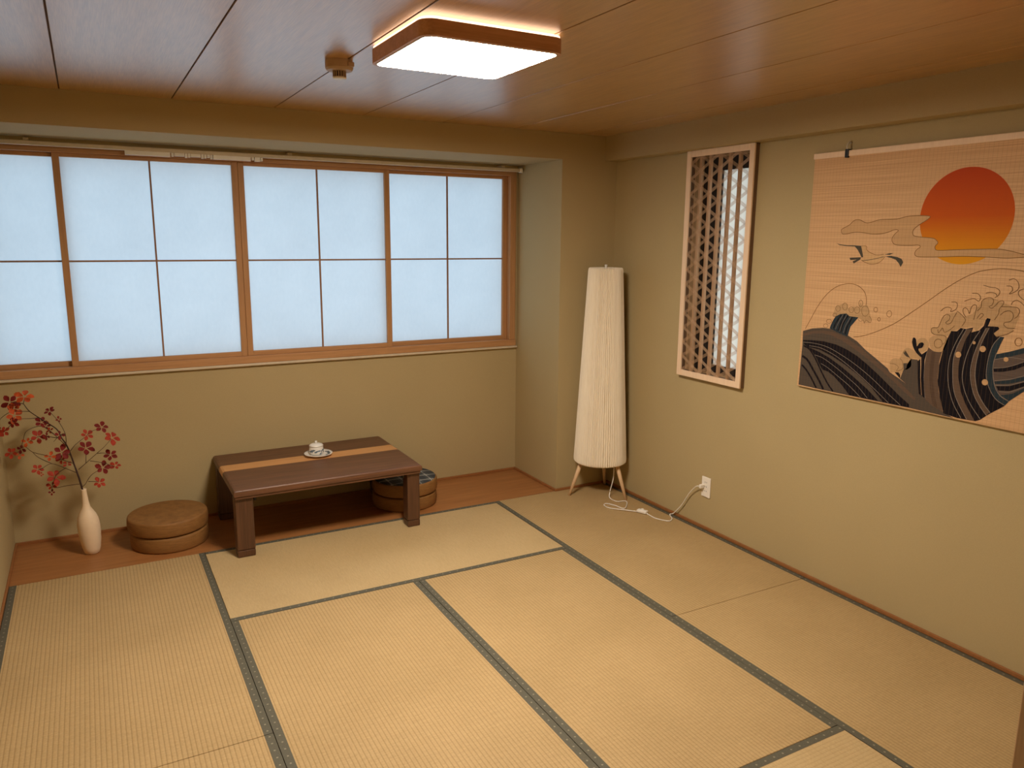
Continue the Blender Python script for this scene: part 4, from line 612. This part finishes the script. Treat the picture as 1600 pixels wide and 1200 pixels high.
# ------------------------------------------------------------------ wave hanging on the right wall
SW, SZ0, SZ1, SX, SY = 1.24, 0.965, 2.046, 3.502, -1.584
t = thing('bamboo_wall_hanging', 'bamboo wall hanging printed with an orange sun, a crane and dark waves', 'wall hanging', (SX, SY - SW / 2, SZ0))
bm = nb()
nz, ny = 16, 20
def sx_(u, v): return SX + 0.004 * math.sin(3.0 * v) * 0.5 - (0.006 * (1 - v) ** 6)
# slight curl of the lower edge comes from the thin slats
box(bm, SX, SX + 0.003, SY - SW, SY, SZ0, SZ1)
obj('bamboo_sheet', bm, 'bamboo', t)
obj('top_bar', B(SX - 0.006, SX + 0.008, SY - SW - 0.006, SY + 0.004, SZ1 - 0.004, SZ1 + 0.022, bev=0.003), 'kframe', t)
obj('bottom_bar', B(SX + 0.002, SX + 0.010, SY - SW, SY, SZ0 - 0.004, SZ0 + 0.014, bev=0.002), 'jamb', t)
def S2W(p, lay): return (SX - 0.00025 * lay, SY - p[0], p[1])
def clampp(p): return (min(max(p[0], 0.0), SW), max(min(p[1], SZ1), SZ0 + 0.0005))
CNT = {}
for a in ART:
    name, kind, col, lay, dat, ex = a
    bm = nb()
    if kind == 'poly':
        P = [Vector(p) for p in dat]
        if ex:
            P = catmull([P[-1]] + P + [P[0]], 4)[4:-4]
        vs = [bm.verts.new(S2W(clampp(p), lay)) for p in P]
        for tri in tessellate_polygon([[v.co.copy() for v in vs]]):
            if len(set(tri)) == 3:
                try: bm.faces.new([vs[i] for i in tri])
                except ValueError: pass
    elif kind == 'line':
        P = catmull(dat, 5); w = ex / 2
        prev = None
        for i, p in enumerate(P):
            tg = P[min(i + 1, len(P) - 1)] - P[max(i - 1, 0)]
            if tg.length < 1e-7: continue
            tg.normalize(); n = Vector((-tg.y, tg.x)) * w
            cur = (bm.verts.new(S2W(clampp(p + n), lay)), bm.verts.new(S2W(clampp(p - n), lay)))
            if prev: bm.faces.new((prev[0], prev[1], cur[1], cur[0]))
            prev = cur
    else:
        vs = [bm.verts.new(S2W(clampp((dat[0] + ex * math.cos(2 * PI * k / 72), dat[1] + ex * math.sin(2 * PI * k / 72))), lay)) for k in range(72 if ex > 0.05 else 24) if True] if ex > 0.05 else [bm.verts.new(S2W(clampp((dat[0] + ex * math.cos(2 * PI * k / 20), dat[1] + ex * math.sin(2 * PI * k / 20))), lay)) for k in range(20)]
        bm.faces.new(vs)
    for f in bm.faces:
        f.normal_update()
        if f.normal.x > 0: f.normal_flip()
    me = bpy.data.meshes.new(name)
    base = Vector(t['_base'])
    bmesh.ops.translate(bm, vec=-base, verts=bm.verts[:])
    bm.to_mesh(me); bm.free()
    me.materials.append(MAT[col])
    o = bpy.data.objects.new(name, me); COL.objects.link(o); o.parent = t
# clip and hook that carry the hanging
h = thing('hanging_clip', 'black bulldog clip on a small hook at the top bar of the hanging', 'clip', (SX, -1.763, 2.06))
obj('clip_body', B(SX - 0.012, SX + 0.012, -1.772, -1.754, 2.036, 2.074, bev=0.003), 'black', h)
obj('hook', tube(nb(), catmull([(3.496, -1.763, 2.072), (3.492, -1.763, 2.085), (3.500, -1.763, 2.100), (3.512, -1.763, 2.108), (3.520, -1.763, 2.100)]), 0.0035, seg=8), 'pale_metal', h, smooth=True)

# ------------------------------------------------------------------ wall outlet
t = thing('wall_outlet', 'white wall outlet plate low on the right wall', 'outlet', (X4, -0.982, 0.195))
obj('cover_plate', B(3.512, X4, -1.017, -0.947, 0.195, 0.315, bev=0.003), 'white_plastic', t)
for z in (0.232, 0.258, 0.284):
    for dy in (-0.006, 0.006):
        obj('socket_slot', B(3.5112, 3.5122, -0.982 + dy - 0.001, -0.982 + dy + 0.001, z - 0.004, z + 0.004), 'black', t)

# ------------------------------------------------------------------ floor lamp
LX, LY = 3.335, -0.175
t = thing('floor_lamp', 'tall pleated cream floor lamp on three wooden legs in the corner', 'floor lamp', (LX, LY, 0))
bm = nb()
nple = 72; seg = nple * 2
prof = [(0.150, 0.226), (0.162, 0.224), (0.1685, 0.232), (0.1695, 0.250)]
for k in range(1, 21):
    v = k / 20
    prof.append((0.1695 + (0.107 - 0.1695) * v - 0.004 * math.sin(PI * v) * 0.0, 0.250 + (1.470 - 0.250) * v))
prof += [(0.1045, 1.484), (0.098, 1.490), (0.088, 1.488), (0.084, 1.478)]
rr = random.Random(5)
jit = [0.0020 + rr.random() * 0.0024 for _ in range(seg)]
rings = []
for i, (r, z) in enumerate(prof):
    ring = []
    for k in range(seg):
        off = (jit[k] if k % 2 == 0 else -jit[k])
        if i < 2 or i > len(prof) - 3: off *= 0.3
        a = 2 * PI * k / seg
        ring.append(bm.verts.new((LX + (r + off) * math.cos(a), LY + (r + off) * math.sin(a), z)))
    rings.append(ring)
for a, b in zip(rings, rings[1:]):
    for k in range(seg):
        j = (k + 1) % seg
        bm.faces.new((a[k], a[j], b[j], b[k]))
obj('lamp_shade', bm, 'shade', t)
obj('base_disc', lathe(nb(), [(0, 0.236), (0.148, 0.236), (0.150, 0.240), (0.148, 0.246), (0, 0.246)], LX, LY, 40), 'lamp_wood', t)
obj('top_spider', tube(nb(), [(LX - 0.088, LY, 1.478), (LX + 0.088, LY, 1.478)], 0.003), 'white_plastic', t)
obj('finial', lathe(nb(), [(0, 1.476), (0.008, 1.476), (0.009, 1.490), (0.006, 1.497), (0.010, 1.502), (0.008, 1.508), (0, 1.509)], LX, LY, 16), 'white_plastic', t, smooth=True)
for ang in (164.0, 292.5, 44.0):
    a = math.radians(ang); dx, dy = math.cos(a), math.sin(a)
    obj('leg', tube(nb(), [(LX + dx * 0.125, LY + dy * 0.125, 0.238), (LX + dx * 0.165, LY + dy * 0.165, 0.12), (LX + dx * 0.207, LY + dy * 0.207, 0.0)], 0.0155, 0.0085, seg=14), 'lamp_wood', t, smooth=True)
cord = [(3.405, -0.235, 0.236), (3.395, -0.25, 0.20), (3.378, -0.27, 0.122), (3.360, -0.262, 0.03), (3.335, -0.30, 0.006), (3.34, -0.37, 0.004), (3.39, -0.385, 0.004), (3.379, -0.425, 0.004), (3.30, -0.50, 0.005),
        (3.281, -0.43, 0.005), (3.254, -0.372, 0.004), (3.222, -0.393, 0.004), (3.224, -0.45, 0.004), (3.277, -0.53, 0.009), (3.335, -0.580, 0.006), (3.352, -0.600, 0.011)]
cord2 = [(3.360, -0.618, 0.011), (3.368, -0.66, 0.004), (3.367, -0.73, 0.004), (3.406, -0.797, 0.004), (3.452, -0.775, 0.004), (3.485, -0.715, 0.004), (3.498, -0.735, 0.018), (3.500, -0.80, 0.09), (3.497, -0.865, 0.185), (3.490, -0.925, 0.245), (3.487, -0.962, 0.259)]
obj('power_cord', tube(nb(), catmull(cord, 8), 0.0032, seg=8), 'white_plastic', t, smooth=True)
obj('power_cord', tube(nb(), catmull(cord2, 8), 0.0032, seg=8), 'white_plastic', t, smooth=True)
bm = nb()
box(bm, -0.034, 0.034, -0.017, 0.017, 0.0, 0.020, bev=0.007, seg=3)
bmesh.ops.transform(bm, matrix=Matrix.Translation((3.356, -0.609, 0.002)) @ Matrix.Rotation(math.radians(-66), 4, 'Z'), verts=bm.verts[:])
fs = obj('foot_switch', bm, 'white_plastic', t, smooth=True)
obj('switch_button', lathe(nb(), [(0.011, 0.020), (0.011, 0.026), (0.008, 0.029), (0, 0.029)], 3.356, -0.609, 20), 'white_plastic', fs, smooth=True)
obj('plug', B(3.482, 3.513, -0.973, -0.956, 0.247, 0.270, bev=0.004), 'white_plastic', t)

# ------------------------------------------------------------------ low table
TX0, TX1, TY0, TY1, TH = 1.030, 2.068, -0.192, 0.548, 0.378
t = thing('low_table', 'dark walnut low table with a light inlaid stripe along its top', 'table', ((TX0 + TX1) / 2, (TY0 + TY1) / 2, 0))
def slab(y0, y1, roundside):
    """top board along x, rounded at the ends and along one long edge, with a small step below"""
    bm = nb()
    prof = []
    r = 0.012
    z1, z0 = TH, TH - 0.034
    # cross-section in y-z
    if roundside < 0:
        arc = [(y0 + r - r * math.sin(q), z1 - r + r * math.cos(q)) for q in [k * PI / 12 for k in range(0, 7)]]
        sec = [(y1, z1)] + arc + [(y0, z0), (y1, z0)]
    else:
        arc = [(y1 - r + r * math.sin(q), z1 - r + r * math.cos(q)) for q in [k * PI / 12 for k in range(6, -1, -1)]]
        sec = [(y0, z0), (y1, z0)] + arc + [(y0, z1)]
    n = len(sec)
    xs = [TX0, TX0 + 0.004, TX0 + 0.014, TX1 - 0.014, TX1 - 0.004, TX1]
    drop = [0.013, 0.0045, 0, 0, 0.0045, 0.013]
    rings = []
    for xx, dz in zip(xs, drop):
        rings.append([bm.verts.new((xx, y, min(z, z1 - dz))) for y, z in sec])
    for a, b in zip(rings, rings[1:]):
        for k in range(n):
            j = (k + 1) % n
            bm.faces.new((a[k], a[j], b[j], b[k]))
    bm.faces.new(rings[0]); bm.faces.new(rings[-1])
    bmesh.ops.remove_doubles(bm, verts=bm.verts[:], dist=1e-6)
    return bm
ys0, ys1 = 0.182, 0.302
obj('tabletop_board', slab(TY0, ys0 - 0.0006, -1), 'walnut', t)
obj('tabletop_board', slab(ys1 + 0.0006, TY1, 1), 'walnut', t)
bm = nb()
xs = [TX0, TX0 + 0.004, TX0 + 0.014, TX1 - 0.014, TX1 - 0.004, TX1]; dr = [0.013, 0.0045, 0, 0, 0.0045, 0.013]
rings = [[bm.verts.new((xx, y, z)) for y, z in ((ys0, TH - 0.034), (ys1, TH - 0.034), (ys1, TH - d), (ys0, TH - d))] for xx, d in zip(xs, dr)]
for a, b in zip(rings, rings[1:]):
    for k in range(4): bm.faces.new((a[k], a[(k + 1) % 4], b[(k + 1) % 4], b[k]))
bm.faces.new(rings[0]); bm.faces.new(rings[-1])
o = obj('inlay_stripe', bm, 'inlay', t); o['label'] = 'light wooden inlay stripe'
# recessed under-board giving the step below the top's edge
obj('under_board', B(TX0 + 0.006, TX1 - 0.006, TY0 + 0.008, TY1 - 0.008, TH - 0.052, TH - 0.0345, bev=0.003), 'walnut', t)
for sx, x0, x1 in ((0, TX0 + 0.006, TX0 + 0.098), (1, TX1 - 0.082, TX1 - 0.006)):
    for y0, y1 in ((-0.166, -0.090), (0.450, 0.526)):
        lg = obj('leg', B(x0, x1, y0, y1, 0.040, TH - 0.053, bev=0.005), 'walnut_z', t)
        obj('leg_foot', B(x0 + 0.0005, x1 - 0.0005, y0 + 0.0005, y1 - 0.0005, 0.0012, 0.0385, bev=0.004), 'walnut_z', lg)
for xx in (TX0 + 0.112, TX1 - 0.097):
    for yy in (-0.13, 0.49):
        obj('hinge_bracket', B(xx - 0.006, xx + 0.006, yy - 0.012, yy + 0.012, TH - 0.082, TH - 0.053, bev=0.002), 'black', t)

# ------------------------------------------------------------------ lidded cup on saucer
CX, CY, CZ = 1.588, 0.265, TH
s = tag(obj('saucer', lathe(nb(), [(0, CZ + 0.004), (0.040, CZ), (0.046, CZ), (0.062, CZ + 0.005), (0.080, CZ + 0.014), (0.083, CZ + 0.017), (0.081, CZ + 0.0185), (0.060, CZ + 0.010), (0.044, CZ + 0.006), (0, CZ + 0.006)], CX, CY, 48), 'porcelain', smooth=True), 'white porcelain saucer with grey-blue rim on the low table', 'saucer')
bm = nb()
for k in range(9):
    a = -0.9 + k * 0.16 + (k % 3) * 0.04; r = 0.060 + 0.006 * (k % 2)
    q = Vector((CX + r * math.cos(a), CY + r * math.sin(a), CZ + 0.0125 + 0.002 * (k % 2)))
    lathe(bm, [(0, q.z), (0.007, q.z + 0.0006), (0, q.z + 0.0012)], q.x, q.y, 10)
obj('painted_flower', bm, 'cobalt', s)
cup = thing('lidded_cup', 'small white lidded cup painted with blue leaves, standing on the saucer', 'cup', (CX - 0.008, CY + 0.012, CZ + 0.006))
cx, cy, z0 = CX - 0.008, CY + 0.012, CZ + 0.0062
obj('cup_body', lathe(nb(), [(0, z0), (0.028, z0), (0.036, z0 + 0.004), (0.0425, z0 + 0.018), (0.043, z0 + 0.030), (0.040, z0 + 0.044), (0.0385, z0 + 0.050), (0, z0 + 0.050)], cx, cy, 40), 'porcelain', cup, smooth=True)
lid = obj('lid', lathe(nb(), [(0, z0 + 0.0505), (0.037, z0 + 0.0505), (0.0415, z0 + 0.053), (0.0415, z0 + 0.056), (0.036, z0 + 0.063), (0.020, z0 + 0.068), (0, z0 + 0.069)], cx, cy, 40), 'porcelain', cup, smooth=True)
obj('lid_knob', lathe(nb(), [(0.004, z0 + 0.067), (0.004, z0 + 0.072), (0.008, z0 + 0.077), (0.007, z0 + 0.082), (0, z0 + 0.084)], cx, cy, 20), 'porcelain', lid, smooth=True)
rr = random.Random(3)
for k in range(16):
    a = math.radians(-155 + k * 11 + rr.uniform(-4, 4)); zz = z0 + 0.012 + rr.random() * 0.022
    bm = nb()
    c0 = Vector((math.cos(a), math.sin(a), 0)); tg = Vector((-math.sin(a), math.cos(a), 0)); up = Vector((0, 0, 1))
    ln, wd, ti = 0.010, 0.0042, rr.uniform(-0.6, 0.6)
    d1 = tg * math.cos(ti) + up * math.sin(ti); d2 = up * math.cos(ti) - tg * math.sin(ti)
    ctr = Vector((cx, cy, zz))
    ring = []
    for q in range(10):
        w = d1 * ln * math.cos(q * PI / 5) + d2 * wd * math.sin(q * PI / 5)
        aa = a + w.dot(tg) / 0.0434
        ring.append(bm.verts.new(ctr + Vector((math.cos(aa), math.sin(aa), 0)) * 0.0436 + up * w.z))
    bm.faces.new(ring)
    obj('painted_leaf', bm, 'cobalt', cup)

# ------------------------------------------------------------------ round cushions
def cushion(x, y, z, r, h, label, top=None, grp='round cushions by the window wall'):
    t = thing('floor_cushion', label, 'cushion', (x, y, z), grp)
    rb = 0.0125
    pr = [(0, z)]
    pr += [(r - rb + rb * math.sin(k * PI / 10), z + rb - rb * math.cos(k * PI / 10)) for k in range(6)]
    n = 6
    for k in range(1, n): pr.append((r + 0.0025 * math.sin(PI * k / n), z + rb + (h - 2 * rb) * k / n))
    pr += [(r - rb + rb * math.cos(k * PI / 10), z + h - rb + rb * math.sin(k * PI / 10)) for k in range(6)]
    pr += [(r * 0.6, z + h + 0.002), (0, z + h + 0.003)]
    obj('cushion_body', lathe(nb(), pr, x, y, 64), 'cushion', t, smooth=True)
    bm = nb(); pts = [(x + (r - 0.008) * math.cos(2 * PI * k / 64), y + (r - 0.008) * math.sin(2 * PI * k / 64), z + h - 0.004) for k in range(65)]
    tube(bm, pts, 0.003, seg=6, cap=False)
    obj('piping', bm, 'cushion', t, smooth=True)
    if top:
        o = obj('fabric_top', lathe(nb(), [(r * 0.955, z + h - 0.003), (r * 0.94, z + h + 0.004), (r * 0.6, z + h + 0.0075), (0, z + h + 0.008)], x, y, 64), top, t, smooth=True)
        o['label'] = 'blue plaid fabric top'
    return t
cushion(0.748, 0.258, 0.0, 0.198, 0.084, 'lower brown woven round cushion of the stack beside the vase')
cushion(0.744, 0.262, 0.0892, 0.204, 0.080, 'upper brown woven round cushion of the stack beside the vase')
cushion(2.128, 0.262, 0.0, 0.202, 0.084, 'lower brown round cushion of the stack behind the table leg')
cushion(2.132, 0.262, 0.0892, 0.204, 0.080, 'round cushion with a blue plaid top behind the right table leg', 'plaid')

# ------------------------------------------------------------------ vase with red leaved branch
VX, VY = 0.366, 0.275
prof = [(0, 0.0), (0.030, 0.0), (0.036, 0.004), (0.043, 0.030), (0.050, 0.075), (0.0535, 0.120), (0.0535, 0.160), (0.0500, 0.190), (0.042, 0.216), (0.030, 0.238), (0.0205, 0.256), (0.0165, 0.280), (0.0135, 0.320), (0.0125, 0.350), (0.0140, 0.357), (0.0115, 0.357), (0.0100, 0.345), (0.010, 0.30), (0, 0.30)]
bm = nb(); lathe(bm, prof, 0, 0, 48)
tilt = math.radians(-2.0)
bmesh.ops.transform(bm, matrix=Matrix.Translation((VX, VY, 0.0)) @ Matrix.Shear('XY', 4, (-0.035, 0.0)), verts=bm.verts[:])
tag(obj('vase', bm, 'ceramic', origin=(VX, VY, 0), smooth=True), 'cream bottle vase with a slender neck on the wooden board', 'vase')
t = thing('red_leaf_branch', 'thin branch of red and orange leaves standing in the cream vase', 'branch', (0.353, 0.275, 0.31))
st = catmull([(0.3545, 0.275, 0.312)] + STEM, 6)
stem = obj('stem', tube(nb(), st, 0.0052, 0.0018, seg=7), 'bark', t, smooth=True)
for tw in TWIGS:
    obj('twig', tube(nb(), catmull(tw, 5), 0.0020, 0.0011, seg=5), 'twig', t, smooth=True)
rr = random.Random(11)
camdir = Vector((0.46, -4.17, 1.67))
for (pos, rad, col) in LEAVES:
    bm = nb()
    p = Vector(pos)
    # leaf plane roughly faces the room with a random tilt
    nrm = ((camdir - p).normalized() + Vector((rr.uniform(-0.7, 0.7), rr.uniform(-0.3, 0.3), rr.uniform(-0.3, 0.9)))).normalized()
    a = nrm.orthogonal().normalized(); b = nrm.cross(a)
    n = 5 if rad > 0.025 else 4
    ph = rr.random() * 6.28
    rad *= 1.12
    for k in range(n):
        q = ph + 2 * PI * k / n + rr.uniform(-0.15, 0.15)
        d = a * math.cos(q) + b * math.sin(q); e = nrm.cross(d)
        L = rad * rr.uniform(0.85, 1.1); w = L * 0.32
        droop = rr.uniform(-0.25, 0.25)
        pts = [(0.12, 0.0), (0.35, 0.62), (0.62, 1.0), (0.88, 0.62), (1.0, 0.0)]
        def P_(u, v): return p + d * (L * u) + e * (w * v) + nrm * (droop * L * u * u + abs(v) * w * 0.35)
        mid = [bm.verts.new(P_(u, 0)) for u, _ in pts]
        for s_ in (1, -1):
            side = [bm.verts.new(P_(u, v * s_)) for u, v in pts[1:-1]]
            bm.faces.new((mid[0], mid[1], side[0]))
            bm.faces.new((mid[1], mid[2], side[1], side[0]))
            bm.faces.new((mid[2], mid[3], side[2], side[1]))
            bm.faces.new((mid[3], mid[4], side[2]))
    obj('leaf', bm, 'leaf_' + col, t, smooth=True)

# ------------------------------------------------------------------ ceiling lamp
QX, QY, QS = 1.617, -1.727, 0.245
def rsq(bm, half, r, z0, z1, half_in=None, seg=8):
    def loop(hf, rad, z):
        out = []
        for cxs, cys, a0 in ((1, 1, 0), (-1, 1, PI / 2), (-1, -1, PI), (1, -1, 1.5 * PI)):
            for k in range(seg + 1):
                a = a0 + (PI / 2) * k / seg
                out.append(bm.verts.new((QX + cxs * (hf - rad) + rad * math.cos(a), QY + cys * (hf - rad) + rad * math.sin(a), z)))
        return out
    def br(a, b):
        n = len(a)
        for k in range(n): bm.faces.new((a[k], a[(k + 1) % n], b[(k + 1) % n], b[k]))
    a, b = loop(half, r, z0), loop(half, r, z1)
    br(a, b)
    if half_in:
        ri = max(0.004, r - (half - half_in))
        c, d = loop(half_in, ri, z0), loop(half_in, ri, z1)
        br(c, d); br(a, c); br(b, d)
    else:
        bm.faces.new(a); bm.faces.new(b)
    return bm
t = thing('ceiling_lamp', 'square ceiling lamp with rounded wooden frame and lit white diffuser', 'ceiling lamp', (QX, QY, 2.25))
obj('wood_frame', rsq(nb(), QS, 0.045, 2.248, 2.294, QS - 0.010), 'lamp_frame', t)
obj('white_rim', rsq(nb(), QS - 0.0105, 0.036, 2.2465, 2.262, QS - 0.0155), 'white_rim', t)
obj('diffuser', rsq(nb(), QS - 0.016, 0.032, 2.2485, 2.2545), 'diffuser', t)
obj('glow_edge', rsq(nb(), QS - 0.004, 0.042, 2.2945, 2.302), 'glow', t)
obj('mounting_plate', rsq(nb(), QS - 0.06, 0.03, 2.3025, H), 'white_rim', t)

# ------------------------------------------------------------------ heat detector on the ceiling
DX, DY = 1.345, -1.222
t = thing('smoke_detector', 'beige smoke detector with a slotted chrome nozzle on the ceiling', 'smoke detector', (DX, DY, H - 0.066))
obj('detector_base', lathe(nb(), [(0, H), (0.050, H), (0.051, H - 0.006), (0.051, H - 0.028), (0.046, H - 0.036), (0, H - 0.038)], DX, DY, 40), 'detector', t)
obj('base_notch', B(DX + 0.018, DX + 0.042, DY - 0.052, DY - 0.036, H - 0.026, H - 0.010, bev=0.002), 'detector', t)
obj('sensor_core', lathe(nb(), [(0, H - 0.038), (0.019, H - 0.038), (0.019, H - 0.058), (0, H - 0.058)], DX, DY, 24), 'black', t)
for k in range(16):
    a = 2 * PI * k / 16
    x_, y_ = DX + 0.0225 * math.cos(a), DY + 0.0225 * math.sin(a)
    obj('grille_bar', B(x_ - 0.0018, x_ + 0.0018, y_ - 0.0018, y_ + 0.0018, H - 0.058, H - 0.037), 'detector', t)
obj('nozzle_cap', lathe(nb(), [(0, H - 0.058), (0.025, H - 0.058), (0.026, H - 0.061), (0.022, H - 0.065), (0, H - 0.066)], DX, DY, 32), 'white_rim', t)

for o in bpy.data.objects:
    if '_base' in o: del o['_base']
